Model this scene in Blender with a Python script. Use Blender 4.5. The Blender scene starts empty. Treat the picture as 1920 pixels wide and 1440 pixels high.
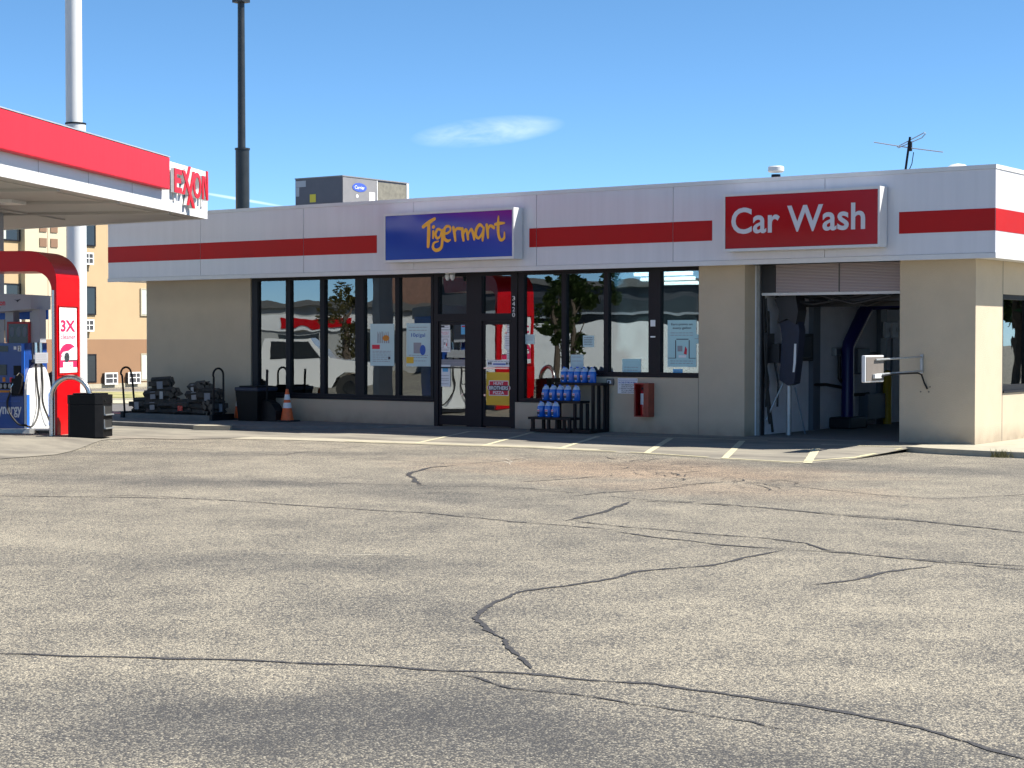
import bpy, bmesh, math, random
from mathutils import Vector, Matrix, noise
random.seed(7)
R = math.radians
SC = bpy.context.scene
COL = SC.collection

# ------------------------------------------------------------------ frames
class Fr:
    """a placed frame: x, y, z axes given as world vectors"""
    def __init__(s, o, x, y, z=None):
        s.o = Vector(o); s.x = Vector(x).normalized(); s.y = Vector(y).normalized()
        s.z = Vector(z).normalized() if z else s.x.cross(s.y)
    def p(s, a, b, c=0.0): return s.o + s.x*a + s.y*b + s.z*c
WORLD = Fr((0,0,0),(1,0,0),(0,1,0),(0,0,1))
Z3 = (0,0,1)

# ------------------------------------------------------------------ mesh builder
class MB:
    def __init__(s): s.b = bmesh.new()
    def face(s, pts):
        try: return s.b.faces.new([s.b.verts.new(Vector(p)) for p in pts])
        except ValueError: pass
    def box(s, x0, x1, y0, y1, z0, z1, fr=WORLD, bev=0.0):
        vs = [s.b.verts.new(fr.p(x,y,z)) for z in (z0,z1) for y in (y0,y1) for x in (x0,x1)]
        fs = [s.b.faces.new([vs[i] for i in q]) for q in ((0,2,3,1),(4,5,7,6),(0,1,5,4),(2,6,7,3),(0,4,6,2),(1,3,7,5))]
        if bev:
            es = list({e for f in fs for e in f.edges})
            bmesh.ops.bevel(s.b, geom=es, offset=bev, segments=2, affect='EDGES', profile=.5)
        return s
    def prism(s, pts, c0, c1, fr=WORLD):
        """2-D outline in the frame's x,y extruded along its z"""
        a = [s.b.verts.new(fr.p(x,y,c0)) for x,y in pts]; b = [s.b.verts.new(fr.p(x,y,c1)) for x,y in pts]
        n = len(pts)
        s.b.faces.new(a[::-1]); s.b.faces.new(b)
        for i in range(n): s.b.faces.new((a[i], a[(i+1)%n], b[(i+1)%n], b[i]))
        return s
    def tube(s, pts, r, seg=10, closed=False):
        pts = [Vector(p) for p in pts]; n = len(pts); rings = []
        rs = r if isinstance(r,(list,tuple)) else [r]*n
        prev = None
        for i,p in enumerate(pts):
            if closed: t = pts[(i+1)%n]-pts[i-1]
            else: t = pts[min(i+1,n-1)]-pts[max(i-1,0)]
            t.normalize()
            if prev is None:
                u = t.orthogonal().normalized()
            else:
                u = (prev - t*prev.dot(t)); u = u.normalized() if u.length>1e-6 else t.orthogonal().normalized()
            prev = u; w = t.cross(u)
            rings.append([s.b.verts.new(p+(u*math.cos(2*math.pi*k/seg)+w*math.sin(2*math.pi*k/seg))*rs[i]) for k in range(seg)])
        for i in range(n if closed else n-1):
            a = rings[i]; b = rings[(i+1)%n]
            for k in range(seg): s.b.faces.new((a[k],a[(k+1)%seg],b[(k+1)%seg],b[k]))
        if not closed:
            s.b.faces.new(rings[0][::-1]); s.b.faces.new(rings[-1])
        return s
    def lathe(s, prof, o=(0,0,0), seg=24, sx=1, sy=1):
        o = Vector(o); rings = []
        for r,z in prof:
            rings.append([s.b.verts.new(o+Vector((r*sx*math.cos(2*math.pi*k/seg), r*sy*math.sin(2*math.pi*k/seg), z))) for k in range(seg)])
        for a,b in zip(rings, rings[1:]):
            for k in range(seg): s.b.faces.new((a[k],a[(k+1)%seg],b[(k+1)%seg],b[k]))
        s.b.faces.new(rings[0][::-1]); s.b.faces.new(rings[-1])
        return s
    def grid(s, fn, nu, nv):
        vs = [[s.b.verts.new(Vector(fn(i/nu, j/nv))) for j in range(nv+1)] for i in range(nu+1)]
        for i in range(nu):
            for j in range(nv): s.b.faces.new((vs[i][j],vs[i+1][j],vs[i+1][j+1],vs[i][j+1]))
        return s
    def mesh(s, name, inv=None, smooth=False):
        bmesh.ops.recalc_face_normals(s.b, faces=s.b.faces[:])
        if inv is not None: s.b.transform(inv)
        me = bpy.data.meshes.new(name); s.b.to_mesh(me); s.b.free()
        if smooth:
            for p in me.polygons: p.use_smooth = True
            try: me.set_sharp_from_angle(angle=R(35))
            except Exception: pass
        return me

def props(o, label=None, cat=None, group=None, kind=None):
    if label: o['label'] = label
    if cat: o['category'] = cat
    if group: o['group'] = group
    if kind: o['kind'] = kind
    return o
MAT = {}
def world_of(o):
    if o.parent: return world_of(o.parent)
    return Matrix.Translation(o.location) @ o.rotation_euler.to_matrix().to_4x4()
def thing(name, label, cat, loc=(0,0,0), rz=0.0, group=None):
    o = bpy.data.objects.new(name, None); COL.objects.link(o)
    o.location = loc; o.rotation_euler = (0,0,rz); o.empty_display_size = .2
    return props(o, label, cat, group)
def part(name, mb, mat, parent, label=None, smooth=False):
    me = mb.mesh(name, world_of(parent).inverted(), smooth)
    me.materials.append(MAT[mat]); o = bpy.data.objects.new(name, me); COL.objects.link(o); o.parent = parent
    return props(o, label)
def single(name, mb, mat, label=None, cat=None, group=None, kind=None, smooth=False):
    vs = [v.co for v in mb.b.verts]
    c = Vector(((min(v.x for v in vs)+max(v.x for v in vs))/2, (min(v.y for v in vs)+max(v.y for v in vs))/2, min(v.z for v in vs)))
    me = mb.mesh(name, Matrix.Translation(-c), smooth)
    me.materials.append(MAT[mat]); o = bpy.data.objects.new(name, me); COL.objects.link(o); o.location = c
    return props(o, label, cat, group, kind)
def dup(src, loc, rz=0.0, label=None, rot=None):
    r = src.copy(); COL.objects.link(r); r.location = loc; r.rotation_euler = rot or (0,0,rz)
    if label: r['label'] = label
    for ch in list(src.children):
        c = ch.copy(); COL.objects.link(c); c.parent = r
        for g in list(ch.children):
            d = g.copy(); COL.objects.link(d); d.parent = c
    return r

# ------------------------------------------------------------------ lettering
def text_mb(body, x0, x1, y0, y1, fr, depth=.003, bold=0.0, lift=0.002, mb=None, mirror=False):
    cu = bpy.data.curves.new('letters', 'FONT'); cu.body = body; cu.size = 1.0; cu.offset = bold
    cu.resolution_u = 4; cu.extrude = 0.0; cu.space_line = 1.0; cu.align_x = 'CENTER'
    o = bpy.data.objects.new('letters', cu); COL.objects.link(o)
    dg = bpy.context.evaluated_depsgraph_get(); me = bpy.data.meshes.new_from_object(o.evaluated_get(dg))
    bpy.data.objects.remove(o); bpy.data.curves.remove(cu)
    xs = [v.co.x for v in me.vertices]; ys = [v.co.y for v in me.vertices]
    ax,bx,ay,by = min(xs),max(xs),min(ys),max(ys)
    mb = mb or MB(); b = mb.b
    top = []
    for v in me.vertices:
        u = x0+(v.co.x-ax)/(bx-ax)*(x1-x0); w = y0+(v.co.y-ay)/(by-ay)*(y1-y0)
        top.append(b.verts.new(fr.p(u,w,lift+depth)))
    bot = None
    if depth > .004:
        bot = [b.verts.new(fr.p(x0+(v.co.x-ax)/(bx-ax)*(x1-x0), y0+(v.co.y-ay)/(by-ay)*(y1-y0), lift)) for v in me.vertices]
    cnt = {}
    for p in me.polygons:
        try: b.faces.new([top[i] for i in p.vertices])
        except ValueError: continue
        n = len(p.vertices)
        for k in range(n):
            e = (p.vertices[k], p.vertices[(k+1)%n]); cnt[e] = cnt.get(e,0)+1
    if bot:
        for (i,j) in cnt:
            if (j,i) not in cnt:
                try: b.faces.new((top[i],bot[i],bot[j],top[j]))
                except ValueError: pass
    bpy.data.meshes.remove(me)
    return mb
LIFT = [0.0]
def stroke(mb, pts, w, fr, lift, steps=6):
    """a brush stroke: a ribbon through smoothed points with round ends; w is a width or a list"""
    P = [Vector((p[0],p[1])) for p in pts]; n = len(P)
    W = w if isinstance(w,(list,tuple)) else [w]*n
    out = []; ww = []
    for i in range(n-1):
        p0 = P[max(i-1,0)]; p1 = P[i]; p2 = P[i+1]; p3 = P[min(i+2,n-1)]
        for k in range(steps):
            t = k/steps
            out.append(.5*((2*p1)+(p2-p0)*t+(2*p0-5*p1+4*p2-p3)*t*t+(3*p1-p0-3*p2+p3)*t**3)); ww.append(W[i]*(1-t)+W[i+1]*t)
    out.append(P[-1]); ww.append(W[-1])
    LIFT[0] += .00035; base = lift+LIFT[0]%.009
    L = []; Rr = []
    for i,p in enumerate(out):
        t = (out[min(i+1,len(out)-1)]-out[max(i-1,0)]); t = t.normalized() if t.length>0 else Vector((1,0))
        nn = Vector((-t.y,t.x))*ww[i]/2
        l_ = base+i*.000012
        L.append(mb.b.verts.new(fr.p(p.x+nn.x,p.y+nn.y,l_))); Rr.append(mb.b.verts.new(fr.p(p.x-nn.x,p.y-nn.y,l_)))
    for i in range(len(out)-1): mb.b.faces.new((L[i],L[i+1],Rr[i+1],Rr[i]))
    for p,r,k in ((out[0],ww[0]/2,-.00015),(out[-1],ww[-1]/2,.0011)):
        mb.b.faces.new([mb.b.verts.new(fr.p(p.x+r*math.cos(a*math.pi/6),p.y+r*math.sin(a*math.pi/6),base+k)) for a in range(12)])
    return mb
def disc(mb, cx, cy, rx, ry, c0, c1, fr, seg=24, a0=0, a1=360):
    pts = [(cx+rx*math.cos(R(a0+(a1-a0)*k/seg)), cy+ry*math.sin(R(a0+(a1-a0)*k/seg))) for k in range(seg if a1-a0==360 else seg+1)]
    return mb.prism(pts, c0, c1, fr)
def lines_mb(mb, x0, x1, ys, h, fr, lift, seed=0, gap=.16):
    """rows of print too small to read"""
    rnd = random.Random(seed)
    for y in ys:
        x = x0; end = x1-rnd.uniform(0,.12)*(x1-x0)
        while x < end:
            w = rnd.uniform(.08,.2)*(x1-x0); e = min(x+w,end)
            mb.face([fr.p(x,y,lift),fr.p(e,y,lift),fr.p(e,y+h,lift),fr.p(x,y+h,lift)]); x = e+gap*.2*(x1-x0)
    return mb

# ------------------------------------------------------------------ materials
def nodes_of(m):
    m.use_nodes = True; nt = m.node_tree
    return nt, nt.nodes, nt.links, nt.nodes['Principled BSDF']
def mat(name, col, rough=.6, metal=0.0, nscale=0, namt=0.0, bump=0.0, bscale=60, spec=None, coat=0.0, streak=0.0, emit=0.0, dirt=0.0, trans=0.0):
    m = bpy.data.materials.new(name); nt,N,L,bs = nodes_of(m)
    bs.inputs['Base Color'].default_value = (*col,1); bs.inputs['Roughness'].default_value = rough; bs.inputs['Metallic'].default_value = metal
    if spec is not None: bs.inputs['Specular IOR Level'].default_value = spec
    if coat: bs.inputs['Coat Weight'].default_value = coat; bs.inputs['Coat Roughness'].default_value = .06
    if trans: bs.inputs['Transmission Weight'].default_value = trans
    if emit: bs.inputs['Emission Color'].default_value = (*col,1); bs.inputs['Emission Strength'].default_value = emit
    tc = N.new('ShaderNodeNewGeometry')
    src = None
    if namt:
        nz = N.new('ShaderNodeTexNoise'); nz.inputs['Scale'].default_value = nscale; nz.inputs['Detail'].default_value = 5; nz.inputs['Roughness'].default_value = .6
        if streak:
            mp = N.new('ShaderNodeMapping'); mp.inputs['Scale'].default_value = (1,1,streak); L.new(tc.outputs['Position'],mp.inputs['Vector']); L.new(mp.outputs['Vector'],nz.inputs['Vector'])
        else: L.new(tc.outputs['Position'],nz.inputs['Vector'])
        mr = N.new('ShaderNodeMapRange'); mr.inputs['From Min'].default_value=.25; mr.inputs['From Max'].default_value=.75
        mr.inputs['To Min'].default_value = 1-namt; mr.inputs['To Max'].default_value = 1+namt
        L.new(nz.outputs['Fac'],mr.inputs['Value'])
        mx = N.new('ShaderNodeMix'); mx.data_type='RGBA'; mx.blend_type='MULTIPLY'; mx.inputs['Factor'].default_value=1
        mx.inputs['A'].default_value=(*col,1); L.new(mr.outputs['Result'],mx.inputs['B']); L.new(mx.outputs['Result'],bs.inputs['Base Color'])
        rr = N.new('ShaderNodeMapRange'); rr.inputs['To Min'].default_value=max(rough-.1,.02); rr.inputs['To Max'].default_value=min(rough+.12,1)
        L.new(nz.outputs['Fac'],rr.inputs['Value']); L.new(rr.outputs['Result'],bs.inputs['Roughness'])
    if bump:
        nb = N.new('ShaderNodeTexNoise'); nb.inputs['Scale'].default_value = bscale; nb.inputs['Detail'].default_value=3; L.new(tc.outputs['Position'],nb.inputs['Vector'])
        bp = N.new('ShaderNodeBump'); bp.inputs['Strength'].default_value = bump; bp.inputs['Distance'].default_value=.02
        L.new(nb.outputs['Fac'],bp.inputs['Height']); L.new(bp.outputs['Normal'],bs.inputs['Normal'])
    MAT[name] = m
    return m

mat('fascia_white', (.62,.61,.64), .32, nscale=6, namt=.05, streak=.05, coat=.25)
mat('trim_white', (.64,.64,.64), .35, nscale=4, namt=.05)
mat('red_band', (.42,.006,.006), .5, nscale=2, namt=.06, spec=.25)
mat('canopy_red', (.56,.022,.036), .5, nscale=5, namt=.14, streak=.06, spec=.25)
mat('canopy_white', (.66,.66,.65), .45, nscale=1.5, namt=.05, streak=.3)
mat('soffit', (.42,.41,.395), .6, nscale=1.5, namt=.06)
mat('stucco', (.52,.435,.32), .9, nscale=1.6, namt=.07, bump=.5, bscale=85)
mat('scuff', (.52,.49,.42), .9, nscale=30, namt=.3)
mat('joint_dark', (.10,.10,.10), .8)
mat('bronze', (.010,.010,.014), .5, nscale=8, namt=.2, spec=.25)
mat('roof_grey', (.35,.35,.34), .9)
mat('inside_wall', (.20,.19,.18), .9)
mat('inside_floor', (.22,.20,.18), .6)
mat('inside_ceiling', (.45,.45,.43), .9)
mat('tube_light', (.95,.97,1.0), .5, emit=3.5)
mat('concrete', (.36,.33,.255), .9, nscale=3, namt=.16, bump=.3, bscale=120)
mat('kerb_concrete', (.17,.165,.155), .9, nscale=5, namt=.18, bump=.3, bscale=90)
mat('line_paint', (.48,.44,.30), .8, nscale=14, namt=.28)
mat('edge_paint', (.45,.41,.26), .8, nscale=12, namt=.25)
mat('seal_tar', (.042,.040,.041), .75, nscale=25, namt=.45, bump=.4, bscale=80)
mat('steel', (.55,.53,.52), .28, metal=1.0, nscale=20, namt=.08)
mat('galv', (.42,.44,.45), .45, metal=.7, nscale=10, namt=.15)
mat('pole_white', (.60,.61,.61), .45, nscale=2, namt=.06, streak=.3)
mat('pole_black', (.018,.022,.025), .4, nscale=3, namt=.3)
mat('black_plastic', (.008,.008,.010), .5, nscale=10, namt=.3, spec=.25)
mat('black_bin', (.005,.005,.006), .5, nscale=8, namt=.3, spec=.18)
mat('rubber', (.02,.02,.02), .6)
mat('pump_blue', (.012,.055,.26), .3, nscale=3, namt=.1, coat=.3)
mat('bright_blue', (.02,.14,.62), .35, nscale=3, namt=.08)
mat('pump_grey', (.34,.36,.40), .4, nscale=3, namt=.08)
mat('pump_white', (.66,.67,.67), .35, nscale=3, namt=.05)
mat('arch_red', (.52,.001,.004), .3, nscale=2, namt=.06, spec=.35)
mat('paper', (.78,.79,.80), .7)
mat('paper_pale', (.50,.66,.68), .6)
mat('paper_cyan', (.42,.66,.68), .6)
mat('ink', (.05,.05,.07), .7)
mat('ink_grey', (.30,.30,.33), .7)
mat('ink_red', (.62,.02,.05), .6)
mat('ink_magenta', (.66,.02,.10), .5)
mat('ink_blue', (.03,.10,.42), .6)
mat('sky_blue', (.10,.42,.72), .5)
mat('pizza_yellow', (.74,.45,.02), .45, nscale=6, namt=.05)
mat('screen_dark', (.02,.035,.05), .15)
mat('number_white', (.75,.75,.75), .5)
mat('orange', (.72,.13,.03), .5, nscale=14, namt=.15)
mat('reflective', (.72,.74,.76), .4, nscale=20, namt=.12)
mat('jug_blue', (.008,.12,.52), .18, nscale=20, namt=.1, coat=.4)
mat('jug_clear', (.48,.58,.72), .25)
mat('cabinet_red', (.34,.012,.012), .4, nscale=9, namt=.2)
mat('cabinet_rust', (.26,.055,.03), .6, nscale=9, namt=.25)
mat('ext_red', (.50,.012,.015), .25, coat=.4)
mat('bay_white', (.78,.80,.84), .7, nscale=1.6, namt=.12)
mat('bay_dark', (.015,.016,.02), .5)
mat('foam_navy', (.014,.02,.045), .55, nscale=6, namt=.3)
mat('pipe_blue', (.012,.014,.12), .35)
mat('equip_grey', (.13,.16,.20), .5)
mat('yellow_post', (.55,.36,.02), .5)
mat('sign_tan', (.15,.13,.115), .7, nscale=8, namt=.08)
mat('hvac_side', (.095,.095,.115), .55, nscale=4, namt=.12)
mat('hvac_front', (.21,.205,.21), .5, nscale=4, namt=.08)
mat('hvac_coil', (.17,.16,.13), .7, nscale=10, namt=.3)
mat('label_yellow', (.62,.52,.05), .6)
mat('carrier_blue', (.05,.10,.45), .5)
mat('sign_blue', (.006,.03,.26), .12, nscale=.9, namt=.25, spec=.5, bump=.03, bscale=2)
mat('sign_gold', (.92,.44,.03), .4)
mat('sign_red', (.38,.003,.006), .12, nscale=1, namt=.12, spec=.2, bump=.03, bscale=2)
mat('sign_letter', (.58,.58,.62), .3)
mat('hotel_tan', (.44,.325,.19), .92, nscale=1.5, namt=.04, bump=.3, bscale=60)
mat('hotel_brown', (.27,.155,.085), .92, nscale=1.5, namt=.05, bump=.3, bscale=60)
mat('hotel_cream', (.52,.46,.33), .92, nscale=1.5, namt=.03, bump=.2, bscale=60)
mat('hotel_square', (.22,.13,.08), .8)
mat('hotel_glass', (.025,.03,.035), .12)
mat('curtain', (.52,.55,.50), .8, nscale=9, namt=.25, streak=.02)
mat('ac_white', (.74,.74,.72), .5)
mat('ac_dark', (.05,.05,.055), .6)
mat('road_grey', (.12,.115,.115), .9, nscale=4, namt=.15)
mat('far_kerb', (.40,.37,.28), .9, nscale=5, namt=.1)
mat('red_paint', (.55,.16,.15), .8, nscale=10, namt=.3)
mat('wood_log', (.055,.048,.042), .9, nscale=14, namt=.5, bump=.5, bscale=40)
mat('wood_cut', (.12,.10,.08), .85, nscale=20, namt=.35)
mat('wrap', (.22,.23,.26), .3)
mat('vehicle_white', (.80,.80,.80), .2, coat=.6)
mat('tyre', (.02,.02,.02), .8)
mat('chrome', (.6,.6,.6), .15, metal=1)
mat('brick', (.20,.11,.08), .9, nscale=3, namt=.2)
mat('dark_siding', (.035,.04,.05), .5, nscale=2, namt=.2)
mat('bark', (.10,.075,.055), .95, nscale=10, namt=.3)
mat('box_red', (.45,.03,.02), .6); mat('box_green', (.05,.25,.06), .6); mat('box_orange', (.6,.22,.02), .6); mat('box_blue', (.03,.08,.35), .6); mat('box_cream', (.6,.55,.4), .6)
mat('shelf_metal', (.35,.35,.36), .5)

def leaf_mat(name, c1, c2):
    m = bpy.data.materials.new(name); nt,N,L,bs = nodes_of(m)
    g = N.new('ShaderNodeNewGeometry'); rp = N.new('ShaderNodeMix'); rp.data_type='RGBA'
    rp.inputs['A'].default_value=(*c1,1); rp.inputs['B'].default_value=(*c2,1)
    L.new(g.outputs['Random Per Island'],rp.inputs['Factor']); L.new(rp.outputs['Result'],bs.inputs['Base Color']); bs.inputs['Roughness'].default_value=.7
    MAT[name]=m
leaf_mat('leaves', (.035,.07,.015),(.11,.16,.04)); leaf_mat('leaves_dry', (.10,.10,.03),(.26,.22,.09))

# window glass: tinted, reflecting, slightly wavy
m = bpy.data.materials.new('window_glass'); nt,N,L,bs = nodes_of(m); N.remove(bs)
out = N['Material Output']; gl = N.new('ShaderNodeBsdfGlossy'); gl.inputs['Roughness'].default_value=.004; gl.inputs['Color'].default_value=(.86,.93,.95,1)
tr = N.new('ShaderNodeBsdfTransparent'); tr.inputs['Color'].default_value=(.48,.56,.56,1)
mx = N.new('ShaderNodeMixShader'); lw = N.new('ShaderNodeFresnel'); lw.inputs['IOR'].default_value=1.9
ad = N.new('ShaderNodeMath'); ad.operation='MULTIPLY_ADD'; ad.inputs[1].default_value=1.2; ad.inputs[2].default_value=.10; ad.use_clamp=True
L.new(lw.outputs['Fac'],ad.inputs[0]); L.new(ad.outputs['Value'],mx.inputs['Fac'])
L.new(tr.outputs['BSDF'],mx.inputs[1]); L.new(gl.outputs['BSDF'],mx.inputs[2]); L.new(mx.outputs['Shader'],out.inputs['Surface'])
g = N.new('ShaderNodeNewGeometry'); nz = N.new('ShaderNodeTexNoise'); nz.inputs['Scale'].default_value=1.15; nz.inputs['Detail'].default_value=1.5
bp = N.new('ShaderNodeBump'); bp.inputs['Strength'].default_value=1.0; bp.inputs['Distance'].default_value=.0023
L.new(g.outputs['Position'],nz.inputs['Vector']); L.new(nz.outputs['Fac'],bp.inputs['Height']); L.new(bp.outputs['Normal'],gl.inputs['Normal'])
MAT['window_glass']=m

# ribbed translucent roll-up door
m = mat('ribbed_sheet', (.36,.33,.33), .35); nt,N,L,bs = nodes_of(m)
g = N.new('ShaderNodeNewGeometry'); sp = N.new('ShaderNodeSeparateXYZ'); L.new(g.outputs['Position'],sp.inputs['Vector'])
wv = N.new('ShaderNodeMath'); wv.operation='MULTIPLY'; wv.inputs[1].default_value=2*math.pi/.026; L.new(sp.outputs['Z'],wv.inputs[0])
sn = N.new('ShaderNodeMath'); sn.operation='SINE'; L.new(wv.outputs['Value'],sn.inputs[0])
cr = N.new('ShaderNodeMapRange'); cr.inputs['From Min'].default_value=-1; cr.inputs['To Min'].default_value=0; cr.inputs['To Max'].default_value=1; L.new(sn.outputs['Value'],cr.inputs['Value'])
mx = N.new('ShaderNodeMix'); mx.data_type='RGBA'; mx.inputs['A'].default_value=(.33,.27,.28,1); mx.inputs['B'].default_value=(.50,.43,.44,1); L.new(cr.outputs['Result'],mx.inputs['Factor']); L.new(mx.outputs['Result'],bs.inputs['Base Color'])
bp = N.new('ShaderNodeBump'); bp.inputs['Strength'].default_value=.8; bp.inputs['Distance'].default_value=.006; L.new(sn.outputs['Value'],bp.inputs['Height']); L.new(bp.outputs['Normal'],bs.inputs['Normal'])

# asphalt: stone chips in dark binder, worn and stained patches
def asphalt():
    m = bpy.data.materials.new('asphalt'); nt,N,L,bs = nodes_of(m)
    g = N.new('ShaderNodeNewGeometry'); pos = g.outputs['Position']
    def math_(op,a,b=None,c=None,clamp=False):
        n = N.new('ShaderNodeMath'); n.operation=op; n.use_clamp=clamp
        for i,v in enumerate((a,b,c)):
            if v is None: continue
            if isinstance(v,(int,float)): n.inputs[i].default_value=v
            else: L.new(v,n.inputs[i])
        return n.outputs['Value']
    def noise_(sc,det=4,ro=.6,vec=None):
        n = N.new('ShaderNodeTexNoise'); n.inputs['Scale'].default_value=sc; n.inputs['Detail'].default_value=det; n.inputs['Roughness'].default_value=ro
        L.new(vec or pos,n.inputs['Vector']); return n.outputs['Fac']
    def rng(v,a,b,c,d):
        n = N.new('ShaderNodeMapRange'); n.inputs['From Min'].default_value=a; n.inputs['From Max'].default_value=b; n.inputs['To Min'].default_value=c; n.inputs['To Max'].default_value=d
        L.new(v,n.inputs['Value']); return n.outputs['Result']
    def mixc(f,a,b,bt='MIX'):
        n = N.new('ShaderNodeMix'); n.data_type='RGBA'; n.blend_type=bt
        for s,v in (('Factor',f),('A',a),('B',b)):
            if isinstance(v,tuple): n.inputs[s].default_value=(*v,1)
            elif isinstance(v,(int,float)): n.inputs[s].default_value=v
            else: L.new(v,n.inputs[s])
        return n.outputs['Result']
    vo = N.new('ShaderNodeTexVoronoi'); vo.inputs['Scale'].default_value=88; vo.inputs['Randomness'].default_value=1; L.new(pos,vo.inputs['Vector'])
    sep = N.new('ShaderNodeSeparateColor'); L.new(vo.outputs['Color'],sep.inputs['Color'])
    rnd = sep.outputs['Red']; rnd2 = sep.outputs['Green']
    edge = rng(vo.outputs['Distance'],.25,.62,0,1)
    # worn = share of bright chips
    big = noise_(.33,5,.62); mid = noise_(1.7,4,.6)
    worn = math_('ADD', math_('MULTIPLY',rng(big,.28,.72,0.2,.9),.62), math_('MULTIPLY',rng(mid,.3,.7,0,1),.38))
    sepp = N.new('ShaderNodeSeparateXYZ'); L.new(pos,sepp.inputs['Vector'])
    X = sepp.outputs['X']; Y = sepp.outputs['Y']
    wob = noise_(.9,4,.6)
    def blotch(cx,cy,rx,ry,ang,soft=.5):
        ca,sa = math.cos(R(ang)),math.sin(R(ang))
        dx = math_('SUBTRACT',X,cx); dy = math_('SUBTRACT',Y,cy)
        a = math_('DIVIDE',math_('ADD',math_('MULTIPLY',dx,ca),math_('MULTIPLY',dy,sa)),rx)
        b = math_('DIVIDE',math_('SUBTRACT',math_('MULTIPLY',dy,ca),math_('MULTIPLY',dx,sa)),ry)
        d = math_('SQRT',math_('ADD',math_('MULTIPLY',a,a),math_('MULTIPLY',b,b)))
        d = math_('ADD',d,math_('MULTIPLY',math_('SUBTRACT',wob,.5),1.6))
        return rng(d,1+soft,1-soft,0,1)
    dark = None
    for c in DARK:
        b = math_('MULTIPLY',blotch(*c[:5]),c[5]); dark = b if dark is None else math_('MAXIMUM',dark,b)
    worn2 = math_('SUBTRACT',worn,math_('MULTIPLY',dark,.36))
    # chip colour
    thr = math_('ADD',rnd,math_('MULTIPLY',math_('SUBTRACT',worn2,.5),.75))
    chip = rng(thr,.25,.85,0,1)
    c1 = mixc(chip,(.095,.090,.083),(.47,.415,.31))
    bright = rng(rnd2,.90,.97,0,.45); c1 = mixc(bright,c1,(.70,.64,.50))
    c1 = mixc(math_('MULTIPLY',edge,.62),c1,(.06,.058,.056))
    fine = noise_(260,2,.6); c1 = mixc(1.0,c1,rng(fine,.3,.7,.78,1.22),'MULTIPLY')
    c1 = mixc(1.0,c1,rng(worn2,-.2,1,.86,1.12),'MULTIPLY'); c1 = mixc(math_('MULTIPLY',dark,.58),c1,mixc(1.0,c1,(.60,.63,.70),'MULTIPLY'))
    red = None
    for c in REDDISH:
        b = math_('MULTIPLY',blotch(*c[:5]),c[5]); red = b if red is None else math_('MAXIMUM',red,b)
    c1 = mixc(red,c1,mixc(1.0,c1,(1.25,.95,.80),'MULTIPLY'))
    L.new(c1,bs.inputs['Base Color']); bs.inputs['Roughness'].default_value=.82
    bs.inputs['Specular IOR Level'].default_value=.35
    h = math_('ADD',math_('MULTIPLY',vo.outputs['Distance'],-1.0),math_('MULTIPLY',rnd,.35))
    bp = N.new('ShaderNodeBump'); bp.inputs['Strength'].default_value=.8; bp.inputs['Distance'].default_value=.007
    L.new(h,bp.inputs['Height']); L.new(bp.outputs['Normal'],bs.inputs['Normal'])
    MAT['asphalt']=m
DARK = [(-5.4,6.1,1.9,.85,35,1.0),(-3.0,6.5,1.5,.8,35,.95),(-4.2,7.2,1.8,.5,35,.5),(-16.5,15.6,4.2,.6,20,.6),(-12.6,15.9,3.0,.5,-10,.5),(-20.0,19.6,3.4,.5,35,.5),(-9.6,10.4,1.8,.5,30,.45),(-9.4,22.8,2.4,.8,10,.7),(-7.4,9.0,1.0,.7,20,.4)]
REDDISH = [(-12.6,20.7,2.8,1.6,0,.5),(-10.2,18.6,2.0,1.0,0,.3)]
asphalt()

# the shop sign face: blue running to purple at its upper right
def sign_face():
    m = MAT['sign_blue']; nt,N,L,bs = nodes_of(m)
    tc = N.new('ShaderNodeTexCoord'); sp = N.new('ShaderNodeSeparateXYZ'); L.new(tc.outputs['Generated'],sp.inputs['Vector'])
    a = N.new('ShaderNodeMath'); a.operation='ADD'; L.new(sp.outputs['X'],a.inputs[0]); L.new(sp.outputs['Z'],a.inputs[1])
    r = N.new('ShaderNodeValToRGB'); e = r.color_ramp.elements; e[0].position=.35; e[0].color=(.004,.045,.34,1); e[1].position=.95; e[1].color=(.13,.012,.26,1)
    q = e.new(.62); q.color=(.02,.04,.36,1)
    h = N.new('ShaderNodeMath'); h.operation='MULTIPLY'; h.inputs[1].default_value=.5; L.new(a.outputs['Value'],h.inputs[0]); L.new(h.outputs['Value'],r.inputs['Fac']); L.new(r.outputs['Color'],bs.inputs['Base Color'])
sign_face()
# stucco: splash dirt at the foot of the walls
def stucco_dirt():
    m = MAT['stucco']; nt,N,L,bs = nodes_of(m); src = bs.inputs['Base Color'].links[0].from_socket
    g = N.new('ShaderNodeNewGeometry'); sp = N.new('ShaderNodeSeparateXYZ'); L.new(g.outputs['Position'],sp.inputs['Vector'])
    nz = N.new('ShaderNodeTexNoise'); nz.inputs['Scale'].default_value=3.5; nz.inputs['Detail'].default_value=6; L.new(g.outputs['Position'],nz.inputs['Vector'])
    r = N.new('ShaderNodeMapRange'); r.inputs['From Min'].default_value=.0; r.inputs['From Max'].default_value=.30; r.inputs['To Min'].default_value=1; r.inputs['To Max'].default_value=0; L.new(sp.outputs['Z'],r.inputs['Value'])
    a = N.new('ShaderNodeMath'); a.operation='MULTIPLY'; a.use_clamp=True; L.new(r.outputs['Result'],a.inputs[0]); L.new(nz.outputs['Fac'],a.inputs[1])
    mx = N.new('ShaderNodeMix'); mx.data_type='RGBA'; L.new(a.outputs['Value'],mx.inputs['Factor']); L.new(src,mx.inputs['A']); mx.inputs['B'].default_value=(.20,.16,.12,1); L.new(mx.outputs['Result'],bs.inputs['Base Color'])
stucco_dirt()
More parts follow.
